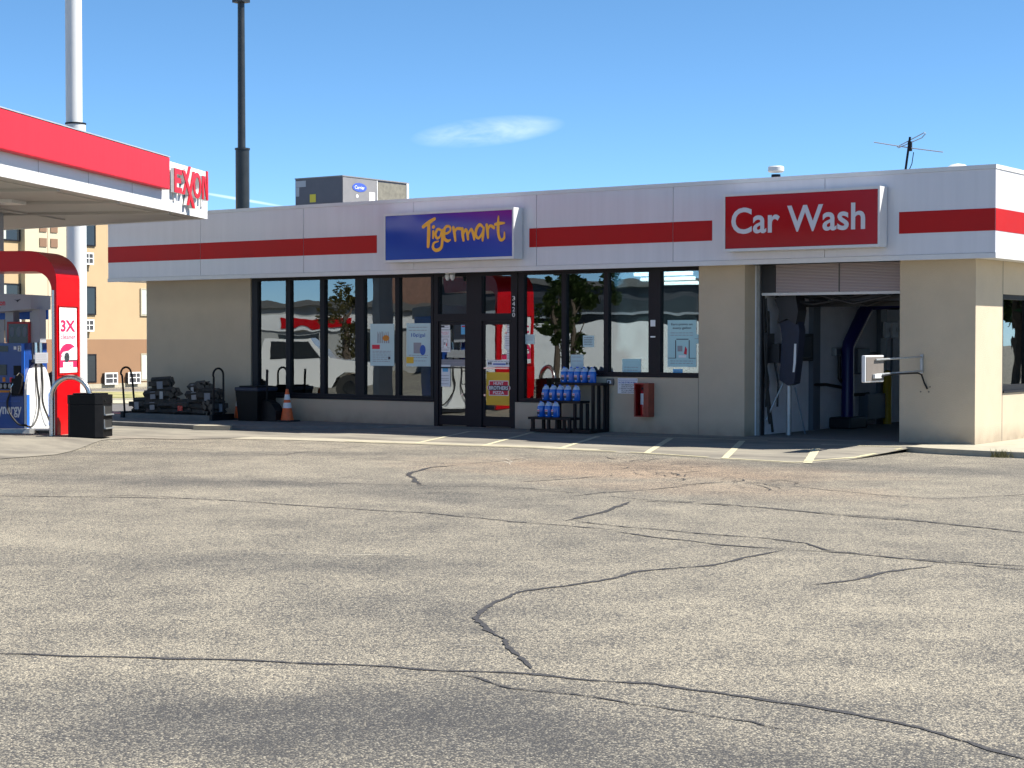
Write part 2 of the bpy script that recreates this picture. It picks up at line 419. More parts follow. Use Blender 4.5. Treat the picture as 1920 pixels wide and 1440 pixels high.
# oil-stained concrete for the apron and the pump slab
def stained():
    m = mat('apron_concrete', (.43,.40,.33), .9); nt,N,L,bs = nodes_of(m)
    g = N.new('ShaderNodeNewGeometry'); mp = N.new('ShaderNodeMapping'); mp.inputs['Rotation'].default_value=(0,0,R(-33)); mp.inputs['Scale'].default_value=(.6,1.6,1)
    L.new(g.outputs['Position'],mp.inputs['Vector'])
    def nz(sc,d): 
        n = N.new('ShaderNodeTexNoise'); n.inputs['Scale'].default_value=sc; n.inputs['Detail'].default_value=d; n.inputs['Roughness'].default_value=.65; L.new(mp.outputs['Vector'],n.inputs['Vector']); return n
    a = nz(.9,6); rp = N.new('ShaderNodeValToRGB'); e = rp.color_ramp.elements
    e[0].position=.3; e[0].color=(.115,.105,.09,1); e[1].position=.55; e[1].color=(.235,.215,.175,1); x = e.new(.8); x.color=(.31,.28,.22,1)
    L.new(a.outputs['Fac'],rp.inputs['Fac'])
    b = nz(60,3); mr = N.new('ShaderNodeMapRange'); mr.inputs['To Min'].default_value=.8; mr.inputs['To Max'].default_value=1.2; L.new(b.outputs['Fac'],mr.inputs['Value'])
    mx = N.new('ShaderNodeMix'); mx.data_type='RGBA'; mx.blend_type='MULTIPLY'; mx.inputs['Factor'].default_value=1; L.new(rp.outputs['Color'],mx.inputs['A']); L.new(mr.outputs['Result'],mx.inputs['B'])
    L.new(mx.outputs['Result'],bs.inputs['Base Color'])
stained()
def grass():
    m = mat('dry_grass', (.30,.27,.12), .95); nt,N,L,bs = nodes_of(m)
    g = N.new('ShaderNodeNewGeometry'); n = N.new('ShaderNodeTexNoise'); n.inputs['Scale'].default_value=1.5; n.inputs['Detail'].default_value=8; L.new(g.outputs['Position'],n.inputs['Vector'])
    rp = N.new('ShaderNodeValToRGB'); e=rp.color_ramp.elements; e[0].position=.35; e[0].color=(.14,.16,.05,1); e[1].position=.65; e[1].color=(.42,.36,.18,1)
    L.new(n.outputs['Fac'],rp.inputs['Fac']); L.new(rp.outputs['Color'],bs.inputs['Base Color'])
grass()

# ================================================================== SETTING
G = -.09                       # level of the asphalt
def sheet(name, pts, z, matn, parent=None):
    mb = MB(); mb.face([(x,y,z) for x,y in pts]); return single(name, mb, matn, kind='structure')
def sm(t): t = max(0,min(1,t)); return t*t*(3-2*t)
def hump(x,y):          # the ground rises a hand's breadth round the pump island
    A = Vector((-24.1,19.9)); Bq = A-Vector((.896,.445))*8; p = Vector((x,y)); d = Bq-A; t = max(0,min(1,(p-A).dot(d)/d.dot(d)))
    return .122*sm((2.6-(p-(A+d*t)).length)/2.1)
def lattice(lo,hi,st=.15):
    n = int((hi-lo)/st); return [lo+(hi-lo)*i/n for i in range(n+1)]
xs_ = [-400,-60]+lattice(-36,-20)+[60,400]; ys_ = [-400,-60]+lattice(11,25)+[60,400]
mb = MB(); mb.grid(lambda i,j:(xs_[round(i*(len(xs_)-1))],ys_[round(j*(len(ys_)-1))],G+hump(xs_[round(i*(len(xs_)-1))],ys_[round(j*(len(ys_)-1))])),len(xs_)-1,len(ys_)-1)
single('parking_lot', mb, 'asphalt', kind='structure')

# concrete drive and apron: flat at the pumps, ramped up to the shop front
EDGE = [(-20.4,9.0),(-20.88,16.2),(-21.37,16.97),(-21.45,18.08),(-22.78,20.19),(-23.26,21.78),(-22.46,22.76),(-21.02,23.17),(-20.09,23.23),(-17.85,23.5),(-16.56,23.69),(-14.22,23.53),(-12.64,23.15),(-11.19,22.94),(-10.86,24.41),(-10.95,26.3)]
def sm(t): t = max(0,min(1,t)); return t*t*(3-2*t)
def apron_z(x, y, ye):
    k = sm((x+23.6)/3.0)
    return G+.004+(.086)*k*max(0,min(1,(y-ye)/(27.4-ye)))
def apron():
    mb = MB(); nx = 90; ny = 14
    x0,x1 = -22.46,-10.95; es = [p for p in EDGE[6:]]
    def ye(x):
        for (ax,ay),(bx,by) in zip(es,es[1:]):
            if ax <= x <= bx: return ay+(by-ay)*(x-ax)/(bx-ax)
        return 24.41+ (x+10.86)*-21 if x>-11.0 else 22.9
    def f(i,j):
        x = x0+(x1-x0)*i; e = ye(x) + .05*noise.noise((x*2.3,0,0)); y = e+(27.40-e)*j
        return (x,y,apron_z(x,y,e))
    mb.grid(f,nx,ny); return mb
single('shop_apron', apron(), 'apron_concrete', kind='structure')
def fore_edge(y):
    es = EDGE[:7]+[(-22.46,27.4)]
    for (ax,ay),(bx,by) in zip(es,es[1:]):
        if ay <= y <= by: return ax+(bx-ax)*(y-ay)/(by-ay)
    return -22.46
def fore(i,j):
    y = 9+18.4*j; x = -36+(fore_edge(y)+36)*i; return (x,y,G+.009+hump(x,y))
mb = MB(); mb.grid(fore,110,130); single('pump_forecourt', mb, 'apron_concrete', kind='structure', smooth=True)
# wash bay floor
mb = MB(); mb.box(-14.42,-11.5,27.405,44,-.2,.002); single('wash_bay_floor', mb, 'kerb_concrete', kind='structure')
# pavements with kerbs
mb = MB(); mb.prism([(-31.2,24.95),(-26.0,24.8),(-25.2,24.75),(-24.6,25.0),(-23.3,25.75),(-22.0,26.7),(-21.3,27.40),(-31.2,27.40)],-.2,.0)
single('pavement', mb, 'kerb_concrete', kind='structure')
mb = MB(); mb.prism([(-25.05,24.55),(-24.35,24.85),(-24.6,25.2),(-25.25,24.95)],-.2,.006)
single('kerb_ramp', mb, 'concrete', kind='structure')
mb = MB(); mb.prism([(-11.0,26.35),(-10.4,26.15),(-9.6,26.02),(-8.9,26.0),(-4,26.0),(-4,27.4),(-11.0,27.4)],-.2,.0)
mb.box(-10.28,-4,27.4,45,-.2,.0)
single('pavement', mb, 'concrete', kind='structure')

# pale strip along the apron's front edge, sunlit brightness put into its colour
def sunlit_edge(i,j):
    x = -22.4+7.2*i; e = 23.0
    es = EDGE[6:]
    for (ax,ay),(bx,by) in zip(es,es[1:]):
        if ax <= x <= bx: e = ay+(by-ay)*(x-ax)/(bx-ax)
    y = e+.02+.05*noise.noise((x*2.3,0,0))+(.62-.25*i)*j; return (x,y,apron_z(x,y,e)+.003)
mb = MB(); mb.grid(sunlit_edge,60,4); single('sunlit_edge_strip', mb, 'concrete', kind='structure')
# painted lines on the apron
def on_apron(x,y):
    es = EDGE[6:]; e = 23.0
    for (ax,ay),(bx,by) in zip(es,es[1:]):
        if ax <= x <= bx: e = ay+(by-ay)*(x-ax)/(bx-ax)
    return apron_z(x,y,e)+.005
def painted(a, b, w, matn, n=24, seed=0):
    mb = MB(); A = Vector(a); B = Vector(b); d = (B-A).normalized(); q = Vector((-d.y,d.x))
    for i in range(n):
        p = A.lerp(B,i/n); r = A.lerp(B,(i+1)/n)
        k = noise.noise((p.x*3+seed,p.y*3,0)); 
        ws = w*(.5+.06*k)
        mb.face([(c.x,c.y,on_apron(c.x,c.y)) for c in (p-q*ws,r-q*ws,r+q*ws,p+q*ws)])
    return mb
for a,b,w in [((-14.16,23.62),(-15.39,26.5),.11),((-12.60,23.30),(-14.0,26.51),.11),((-11.15,23.10),(-12.16,25.51),.13),((-15.88,23.72),(-16.77,26.33),.10),((-18.72,23.6),(-19.6,26.3),.09),((-17.38,23.7),(-18.41,26.68),.09)]:
    single('bay_line', painted(a,b,w,'line_paint',seed=a[0]), 'line_paint', kind='structure')
for a,b,w in [((-19.6,26.3),(-17.13,26.5),.06),((-17.13,26.5),(-13.65,26.76),.06),((-12.46,26.33),(-11.11,26.42),.07)]:
    single('cross_line', painted(a,b,w,'line_paint',seed=2), 'line_paint', kind='structure')
def edge_strip():
    mb = MB(); es = [(-20.1,23.33),(-17.85,23.62),(-16.56,23.80),(-14.22,23.64),(-12.64,23.28),(-11.32,23.08),(-11.0,24.41),(-11.02,26.2)]
    for (ax,ay),(bx,by) in zip(es,es[1:]):
        n = max(2,int(math.hypot(bx-ax,by-ay)/.25)); d = Vector((bx-ax,by-ay)).normalized(); q = Vector((-d.y,d.x))
        for i in range(n):
            p = Vector((ax+(bx-ax)*i/n, ay+(by-ay)*i/n)); r = Vector((ax+(bx-ax)*(i+1)/n, ay+(by-ay)*(i+1)/n))
            w0 = .035+.02*noise.noise((p.x*4,p.y*4,1))
            if noise.noise((p.x*2.2,p.y*2.2,5)) > .32: continue
            mb.face([(c.x,c.y,on_apron(c.x,c.y)+.002) for c in (p-q*w0,r-q*w0,r+q*w0,p+q*w0)])
    return mb
single('edge_line', edge_strip(), 'edge_paint', kind='structure')

# sealed and open cracks in the asphalt
CRACKS = [
 (0.045, [(-8.3, 6.36), (-8.12, 6.44), (-7.64, 6.7), (-7.16, 6.96), (-6.73, 7.15), (-6.3, 7.33), (-5.87, 7.48), (-5.59, 7.59), (-5.28, 7.7), (-4.97, 7.74), (-4.63, 7.87), (-4.3, 7.86), (-3.98, 7.82), (-3.61, 7.77), (-3.16, 7.66), (-2.78, 7.49), (-2.42, 7.31)]),
 (0.022, [(-5.78, 7.51), (-5.49, 7.46), (-5.19, 7.33), (-4.73, 7.37), (-4.25, 7.34), (-3.82, 7.33), (-3.46, 7.21)]),
 (0.055, [(-6.74, 13.52), (-6.74, 12.84), (-6.74, 12.22), (-7.02, 11.55), (-6.95, 11.12), (-7.1, 10.16), (-6.99, 9.68), (-6.84, 9.3), (-6.65, 9.03), (-6.29, 8.65), (-5.86, 8.28), (-5.56, 7.97), (-5.33, 7.75)]),
 (0.05, [(-8.7, 13.92), (-8.31, 13.75), (-7.41, 13.52), (-6.74, 13.52)]),
 (0.04, [(-9.6, 14.47), (-8.61, 14.26), (-7.22, 14.16), (-6.8, 14.05), (-6.36, 13.65), (-5.53, 13.48), (-4.46, 13.4)]),
 (0.03, [(-6.74, 13.52), (-6.34, 13.61), (-5.56, 13.55), (-4.53, 13.62)]),
 (0.04, [(-16.68, 12.8), (-15.68, 13.34), (-14.44, 13.97), (-13.82, 14.09), (-12.5, 14.11), (-11.14, 14.22), (-9.94, 14.04), (-9.28, 14.08), (-8.68, 13.98)]),
 (0.025, [(-15.62, 13.13), (-15.44, 13.76), (-14.84, 14.02), (-14.42, 13.98)]),
 (0.08, [(-9.53, 14.39), (-9.67, 15.06), (-9.82, 15.72), (-10.13, 16.54)]),
 (0.05, [(-10.2, 16.65), (-9.46, 16.78), (-8.69, 16.8), (-7.67, 16.48), (-6.85, 16.41), (-6.23, 16.24), (-5.3, 15.93)]),
 (0.025, [(-10.85, 17.01), (-10.09, 16.81), (-9.35, 16.94), (-8.23, 16.63), (-7.25, 16.57), (-6.28, 16.38)]),
 (0.04, [(-11.03, 16.63), (-10.95, 17.28), (-10.77, 17.95), (-10.62, 18.7)]),
 (0.03, [(-18.45, 20.33), (-17.36, 20.2), (-16.2, 20.17), (-15.16, 20.09)]),
 (0.03, [(-14.8, 22.31), (-15.06, 21.68), (-15.05, 20.71), (-15.16, 20.09)]),
 (0.09, [(-15.03, 19.92), (-15.09, 19.37), (-14.72, 18.43), (-14.51, 18.12), (-14.07, 17.67), (-13.37, 16.95)]),
 (0.025, [(-22.04, 20.11), (-20.52, 20.32), (-18.56, 20.1), (-18.8, 20.72), (-18.93, 21.62), (-19.09, 23.11)]),
 (0.06, [(-5.6, 11.66), (-5.46, 12.1), (-5.47, 12.61), (-5.39, 12.93), (-5.3, 13.24)]),
 (0.025, [(-16.24, 15.61), (-14.65, 16.53), (-13.22, 16.86), (-12.28, 17.34), (-11.02, 17.06)]),
 (0.04, [(-12.64, 17.86), (-12.5, 18.47), (-12.36, 18.88), (-12.32, 19.45)]),
 (0.03, [(-10.48, 19.69), (-9.61, 19.42), (-8.12, 18.86), (-7.47, 18.82), (-7.13, 19.39), (-6.72, 20.19)]),
 (0.02, [(-12.49, 16.55), (-12.64, 15.74), (-12.68, 15.21)]),

]
def crack_mb(mb, pts, w, seed, z=G+.004):
    rnd = random.Random(seed); out = []
    for (ax,ay),(bx,by) in zip(pts,pts[1:]):
        L_ = math.hypot(bx-ax,by-ay); n = max(2,int(L_/.05)); px_,py_ = -(by-ay)/L_,(bx-ax)/L_
        for i in range(n):
            t = i/n; x = ax+(bx-ax)*t; y = ay+(by-ay)*t
            o = .045*noise.noise((x*2.1,y*2.1,seed*.7))+.018*noise.noise((x*9,y*9,seed))
            out.append((x+px_*o,y+py_*o))
    out.append(pts[-1])
    m_ = len(out); Ls=[]; Rs=[]
    for i,p in enumerate(out):
        a = out[max(i-1,0)]; b = out[min(i+1,m_-1)]; dx,dy = b[0]-a[0],b[1]-a[1]; l = math.hypot(dx,dy) or 1
        e = min(1,i/6,(m_-1-i)/6)
        k = w*.46*max(.05,e)*(.75+.55*noise.noise((p[0]*6,p[1]*6,seed+3))+.35*rnd.uniform(-1,1))
        k = max(k,.002)
        Ls.append(mb.b.verts.new((p[0]-dy/l*k,p[1]+dx/l*k,z))); Rs.append(mb.b.verts.new((p[0]+dy/l*k,p[1]-dx/l*k,z)))
    for i in range(m_-1): mb.b.faces.new((Ls[i],Ls[i+1],Rs[i+1],Rs[i]))
mb = MB()
for i,(w,pts) in enumerate(CRACKS): crack_mb(mb, pts, w, i, G+.004+.0004*(i%5))
rnd = random.Random(11)
for i in range(46):                                   # crazed patch beside the apron
    t = rnd.random(); x = -13.9+3.6*t+rnd.uniform(-.5,.5); y = 21.9-2.6*t+rnd.gauss(0,.42)
    p = [(x,y)]; a = rnd.choice((rnd.uniform(-.9,-.2),rnd.uniform(-.9,-.2),rnd.uniform(.8,1.9)))
    for k in range(rnd.randint(2,5)):
        a += rnd.uniform(-.6,.6); x += .22*math.cos(a); y += .22*math.sin(a); p.append((x,y))
    crack_mb(mb, p, rnd.uniform(.012,.035), 100+i, G+.0062)
for i in range(26):                                    # short hairlines elsewhere
    x = rnd.uniform(-13,-4); y = rnd.uniform(8,21); p=[(x,y)]; a = rnd.uniform(0,6.3)
    for k in range(rnd.randint(2,5)):
        a += rnd.uniform(-.5,.5); x += .15*math.cos(a); y += .15*math.sin(a); p.append((x,y))
    crack_mb(mb, p, rnd.uniform(.006,.013), 200+i, G+.0066)
single('pavement_cracks', mb, 'seal_tar', kind='structure')
mb = MB()
for i,(x,y,a,l) in enumerate([(-17.2,15.6,.9,.5),(-17.05,15.5,.95,.45),(-16.9,15.55,.85,.3),(-17.3,15.75,1.0,.35),(-14.6,20.6,2.2,1.3),(-14.4,20.3,2.25,1.0),(-14.8,21.3,2.3,.7),(-10.4,10.6,.5,.8),(-9.7,11.0,.45,.7),(-6.2,8.2,.2,.3)]):
    p = [(x,y)]
    for k in range(3): x += l/3*math.cos(a+.1*k); y += l/3*math.sin(a+.1*k); p.append((x,y))
    crack_mb(mb, p, .014, 300+i, G+.0064)
single('scuff_marks', mb, 'scuff', kind='structure')

# the ground beyond the shop's left end
w_ = Vector((-.578,.816)); r_ = Vector((.816,.578))
def band(name, d0, d1, matn, z, s0=-26, s1=-9):
    p = [w_*d0+r_*s0, w_*d0+r_*s1, w_*d1+r_*(s1-1), w_*d1+r_*(s0-2)]
    mb = MB(); mb.prism([(q.x,q.y) for q in p], G-.1, z); return single(name, mb, matn, kind='structure')
band('service_drive', 39.9, 42.3, 'concrete', G+.006)
band('fire_lane_line', 42.3, 43.6, 'red_paint', G+.01)
band('side_road', 43.62, 48.3, 'road_grey', G+.006)
band('road_kerb', 48.32, 52.3, 'far_kerb', G+.03)
band('lawn', 52.32, 58.2, 'dry_grass', G+.05)
band('far_kerb_line', 58.22, 58.8, 'far_kerb', G+.06)
band('hotel_drive', 58.82, 62.5, 'road_grey', G+.006)

# ================================================================== CONVENIENCE STORE
FY = 27.41                      # plane of the shop front
store = thing('convenience_store', 'long low tan stucco shop with a car wash bay under a red-banded white fascia', 'building', (-19.85,27.41,0))
FF = Fr((0,FY,0),(1,0,0),(0,0,1),(0,-1,0))            # x along the front, y up, z out of the wall
def P(name, mb, matn, parent=store, **k): return part(name, mb, matn, parent, **k)
mb = MB(); mb.box(-29.42,-26.24,FY,27.65,-.15,3.0); P('front_wall', mb, 'stucco')
mb = MB(); mb.box(-26.24,-21.30,FY,27.65,-.15,.46); P('front_wall', mb, 'stucco')
mb = MB(); mb.box(-19.34,-18.24,FY,27.65,-.15,.50); P('front_wall', mb, 'stucco')
mb = MB(); mb.box(-18.238,-15.36,FY,27.65,-.15,1.01); P('front_wall', mb, 'stucco')
mb = MB(); mb.box(-15.352,-14.44,FY+.002,27.80,-.15,3.0); P('pier', mb, 'stucco')
mb = MB(); mb.box(-11.57,-10.28,FY+.002,28.65,-.15,3.0); P('pier', mb, 'stucco')
mb = MB(); mb.box(-10.50,-10.28,28.66,31.6,-.15,.84); mb.box(-10.50,-10.28,28.66,31.6,2.45,3.0); mb.box(-10.50,-10.281,31.603,43.8,-.15,3.0)
P('side_wall', mb, 'stucco')
mb = MB(); mb.box(-29.42,-29.2,27.655,43.8,-.15,3.0); P('side_wall', mb, 'stucco')
mb = MB(); mb.box(-29.195,-14.65,43.6,43.8,-.15,3.0); P('back_wall', mb, 'stucco')
mb = MB(); mb.box(-29.19,-14.66,27.66,43.59,-.15,.0); P('shop_floor', mb, 'inside_floor')
mb = MB(); mb.box(-29.19,-14.66,36.5,36.6,.002,2.96); P('inner_wall', mb, 'inside_wall')
mb = MB(); mb.box(-14.64,-14.425,27.81,43.8,-.15,3.0); P('bay_wall', mb, 'bay_white')
mb = MB(); mb.box(-11.48,-11.35,28.66,43.8,-.15,3.0); P('bay_wall', mb, 'bay_white')
mb = MB(); mb.box(-29.44,-10.26,27.42,43.9,3.035,3.2); P('roof', mb, 'roof_grey')
mb = MB(); mb.box(-29.18,-14.66,27.66,36.49,2.97,3.0); P('ceiling', mb, 'inside_ceiling')
mb = MB(); mb.box(-30.0,-9.88,27.01,27.40,3.0,3.03); mb.box(-10.27,-9.88,27.402,43.9,3.0,3.03); mb.box(-30.0,-29.43,27.402,43.9,3.0,3.03)
P('soffit', mb, 'trim_white')
# fascia: metal panels with open joints
JX = [-30.11,-27.22,-24.27,-21.40,-18.50,-15.59,-12.69,-9.78]
mb = MB()
for a,b in zip(JX,JX[1:]): mb.box(a+.005,b-.005 if b!=-9.78 else b,26.91,26.96,3.06,4.37)
P('fascia_front', mb, 'fascia_white')
mb = MB(); mb.box(-30.10,-9.86,26.962,27.005,2.985,4.36); mb.box(-9.875,-9.85,27.006,43.9,2.985,4.36); mb.box(-30.10,-30.06,27.006,43.9,2.985,4.36)
P('fascia_backing', mb, 'joint_dark')
mb = MB()
for a,b in ((26.961,29.8),(29.81,32.7),(32.71,35.6),(35.61,38.5),(38.51,44.0)): mb.box(-9.84,-9.78,a,b,3.06,4.37)
P('fascia_side', mb, 'fascia_white')
mb = MB(); mb.box(-30.11,-30.105,26.965,44,3.0,4.37); P('fascia_side', mb, 'fascia_white')
mb = MB(); mb.box(-30.12,-9.77,26.898,27.10,4.372,4.44); mb.box(-9.95,-9.768,27.102,44.0,4.372,4.44); P('fascia_cap', mb, 'trim_white')
mb = MB(); mb.box(-30.12,-9.77,26.902,26.99,2.975,3.056); mb.box(-9.87,-9.772,26.992,44.0,2.975,3.056); P('fascia_drip', mb, 'trim_white')
for a,b in ((-30.108,-22.33),(-18.66,-14.81),(-11.38,-9.776)):
    mb = MB(); n = [j for j in JX if a < j < b]; cuts = [a]+n+[b]
    for c,d in zip(cuts,cuts[1:]): mb.box(c+(.005 if c in n else 0),d-(.005 if d in n else 0),26.905,26.909,3.405,3.755)
    P('fascia_stripe', mb, 'red_band')
mb = MB(); mb.box(-9.779,-9.775,26.906,43.9,3.405,3.755); P('fascia_stripe', mb, 'red_band')
# seam beside the pier
mb = MB(); mb.box(-15.359,-15.353,FY+.004,27.6,-.1,1.01); P('wall_joint', mb, 'joint_dark')
mb = MB(); mb.box(-10.279,-10.276,28.648,28.656,-.05,3.0); P('wall_joint', mb, 'joint_dark')

# storefront windows: aluminium frames and panes
YW = 27.47
def window(x0,x1,z0,z1,fl=.05,fr_=.05,ft=.05,fb=.06):
    mb = MB(); d0,d1 = 27.425,27.56
    mb.box(x0-fl,x0,d0,d1,z0-fb,z1+ft); mb.box(x1,x1+fr_,d0,d1,z0-fb,z1+ft); mb.box(x0,x1,d0,d1,z0-fb,z0); mb.box(x0,x1,d0,d1,z1,z1+ft)
    w = P('window', mb, 'bronze')
    mb = MB(); mb.box(x0-.004,x1+.004,27.485,27.493,z0-.004,z1+.004); part('pane', mb, 'window_glass', w)
    return w
window(-26.051,-25.241,.575,2.93,fl=.16,fr_=.055); window(-25.120,-24.289,.575,2.93,fl=.06,fr_=.055)
window(-24.172,-23.337,.575,2.93,fl=.06,fr_=.11); window(-23.110,-22.289,.575,2.93,fl=.115,fr_=.045)
window(-22.193,-21.383,.575,2.93,fl=.045,fr_=.06)
window(-19.150,-18.286,.58,2.92,fl=.12,fr_=.045); window(-18.190,-17.354,1.12,2.92,fl=.05,fr_=.045)
window(-17.261,-16.396,1.10,2.92,fl=.045,fr_=.11); window(-16.151,-15.362,1.10,2.92,fl=.135,fr_=.003)
mb = MB(); mb.box(-26.24,-21.31,27.40,27.62,2.982,3.0); mb.box(-26.24,-21.31,27.402,27.62,.465,.514); mb.box(-19.34,-18.24,27.402,27.62,.505,.519); mb.box(-18.235,-15.37,27.402,27.62,1.012,1.039); mb.box(-19.34,-15.37,27.40,27.62,2.972,3.0)
mb.box(-18.24,-18.236,27.43,27.56,.52,1.04)
P('window_trim', mb, 'bronze')
# entrance: two single doors with transoms, heavy frame
mb = MB()
for a,b in ((-21.30,-21.20),(-20.50,-20.135),(-19.44,-19.30)): mb.box(a,b,27.415,27.57,-.02,2.99)
for a,b in ((-21.20,-20.50),(-20.135,-19.44)): mb.box(a,b,27.416,27.57,2.05,2.19); mb.box(a,b,27.416,27.57,2.93,2.99)
P('entrance_frame', mb, 'bronze')
for a,b in ((-21.20,-20.50),(-20.135,-19.44)):
    mb = MB(); mb.box(a,a+.006,27.43,27.55,2.19,2.93); mb.box(b-.006,b,27.43,27.55,2.19,2.93); mb.box(a+.006,b-.006,27.43,27.55,2.19,2.196); mb.box(a+.006,b-.006,27.43,27.55,2.924,2.93); w = P('window', mb, 'bronze')
    mb = MB(); mb.box(a+.006,b-.006,27.485,27.493,2.19,2.93); part('pane', mb, 'window_glass', w)
    mb = MB(); s = .055
    mb.box(a+.004,a+s,27.44,27.485,.02,2.045); mb.box(b-s,b-.004,27.44,27.485,.02,2.045); mb.box(a+s,b-s,27.44,27.485,1.98,2.045); mb.box(a+s,b-s,27.44,27.485,.02,.21)
    d = P('door', mb, 'bronze')
    mb = MB(); mb.box(a+s-.003,b-s+.003,27.46,27.466,.208,1.982); part('pane', mb, 'window_glass', d)
    mb = MB(); mb.box(a+s,b-s,27.41,27.438,1.13,1.155); part('push_bar', mb, 'steel' if a > -21 else 'bronze', d)
    mb = MB(); q = (b-.10 if a < -21 else a+.08); mb.tube([(q,27.44,.82),(q,27.385,.84),(q,27.385,1.06),(q,27.44,1.08)],.012,8); part('handle', mb, 'bronze', d)
    mb = MB(); disc(mb,q,.62,.022,.022,.0,.035,Fr((0,27.44,0),(1,0,0),Z3,(0,-1,0)),12); part('lock', mb, 'steel', d)
# house number on the door post
nf = Fr((0,27.415,0),(1,0,0),Z3,(0,-1,0))
for i,c in enumerate('3420'):
    z = 2.44-.105*i; mb = text_mb(c,-19.405,-19.34,z,z+.08,nf,.003,.0); P('house_number', mb, 'number_white')
# side window
mb = MB(); X0=-10.44; X1=-10.30
mb.box(X0,X1,28.66,28.74,.84,2.45); mb.box(X0,X1,28.74,31.6,2.37,2.45); mb.box(X0,X1,28.74,31.6,.84,.93); mb.box(X0,X1,30.05,30.12,.93,2.37); mb.box(X0,X1,31.52,31.6,.93,2.37); mb.box(-10.30,-10.255,28.665,31.6,.80,.84)
w = P('window', mb, 'bronze'); mb = MB(); mb.box(-10.38,-10.372,28.74,31.52,.93,2.37); part('pane', mb, 'window_glass', w)
mb = MB(); mb.box(-11.34,-10.51,28.66,31.9,.1,.12); mb.box(-11.34,-11.30,28.7,31.9,.13,2.9); P('back_room_lining', mb, 'inside_wall')
mb = MB(); mb.box(-10.62,-10.60,28.8,29.25,.95,1.95); P('cyan_panel', mb, 'paper_cyan')  # pale cyan panel just behind the side window pane

# wash bay: jamb, roller door, header
mb = MB(); mb.box(-14.442,-14.36,27.82,27.86,-.02,3.0); P('bay_jamb', mb, 'galv')
mb = MB(); mb.box(-14.355,-14.08,27.87,27.95,2.50,3.0); P('door_track', mb, 'bay_dark')
mb = MB(); mb.box(-11.64,-11.572,27.87,27.95,0,3.0); P('door_track', mb, 'bay_dark')
mb = MB(); mb.box(-14.40,-14.34,27.862,27.98,0,2.49); P('door_track', mb, 'bay_dark')
mb = MB(); mb.box(-14.075,-12.885,27.88,27.90,2.515,3.0); mb.box(-12.86,-11.645,27.88,27.90,2.515,3.0); rd = P('roller_door', mb, 'ribbed_sheet')
mb = MB(); mb.box(-14.34,-11.645,27.865,27.91,2.465,2.512); part('bottom_bar', mb, 'trim_white', rd)
mb = MB(); mb.box(-12.884,-12.861,27.875,27.905,2.515,3.0); part('stile', mb, 'joint_dark', rd)
for y_,z_ in ((28.9,2.28),(33.5,2.3),(38.5,2.3)):
    mb = MB(); mb.box(-14.42,-11.49,y_,y_+.1,z_,z_+.1); P('ceiling_beam', mb, 'bay_dark')
mb = MB(); rnd = random.Random(3)
for i in range(14):
    y = 28.1+rnd.uniform(0,.7); x0 = rnd.uniform(-14.3,-13); x1 = x0+rnd.uniform(.8,1.6); z = rnd.uniform(2.36,2.5)
    mb.tube([(x0,y,z+.05),((x0+x1)/2,y+rnd.uniform(-.1,.1),z-rnd.uniform(.02,.1)),(min(x1,-11.6),y,z+.04)],rnd.uniform(.015,.03),6)
mb.box(-13.0,-11.9,28.3,28.7,2.36,2.46)
P('ceiling_pipes', mb, 'bay_dark')
for y0 in (29.92,33.0): 
    mb = MB(); mb.box(-14.424,-14.33,y0,y0+.3,.0,2.6); P('bay_column', mb, 'equip_grey')

# lamps and shelving seen faintly through the glass
for i,(x,y) in enumerate([(-25.4,28.9),(-22.6,28.9),(-19.6,28.8),(-16.9,28.8),(-24.0,31.2),(-18.2,31.2),(-26.6,32.6),(-21.3,31.4),(-22.2,33.6),(-25.2,34.6),(-19.3,33.8)]):
    mb = MB(); mb.box(x-.62,x+.62,y-.05,y+.05,2.90,2.965); P('ceiling_lamp', mb, 'tube_light')
def shelf(x, y, w, label):
    t = thing('display_shelf', label, 'shelf', (x,y,.0), 0, 'shelves inside the shop')
    mb = MB(); mb.box(x-w/2,x+w/2,y+.2,y+.23,0,1.35)
    for z in (.12,.45,.78,1.10): mb.box(x-w/2,x+w/2,y-.2,y+.2,z,z+.025)
    part('frame', mb, 'shelf_metal', t)
    rnd = random.Random(int(x*10))
    for k,mt in enumerate(('box_red','box_green','box_orange','box_blue','box_cream')):
        mb = MB()
        for z in (.146,.476,.806,1.126):
            u = x-w/2+.05+k*.1
            while u < x+w/2-.1:
                bw = rnd.uniform(.07,.13)
                if rnd.random()<.75: mb.box(u,min(u+bw,x+w/2),y-.18,y+.1,z,z+rnd.uniform(.12,.26))
                u += .5+rnd.uniform(0,.2)
        part('goods', mb, mt, t)
shelf(-24.4,29.1,2.6,'low shelf of packets behind the left-hand shop windows')
shelf(-21.9,30.0,1.4,'short shelf of packets behind the window beside the left door')
shelf(-18.3,29.6,1.8,'shelf of packets behind the panes right of the doors')
shelf(-16.2,29.2,1.4,'shelf of packets behind the right-hand counter windows')

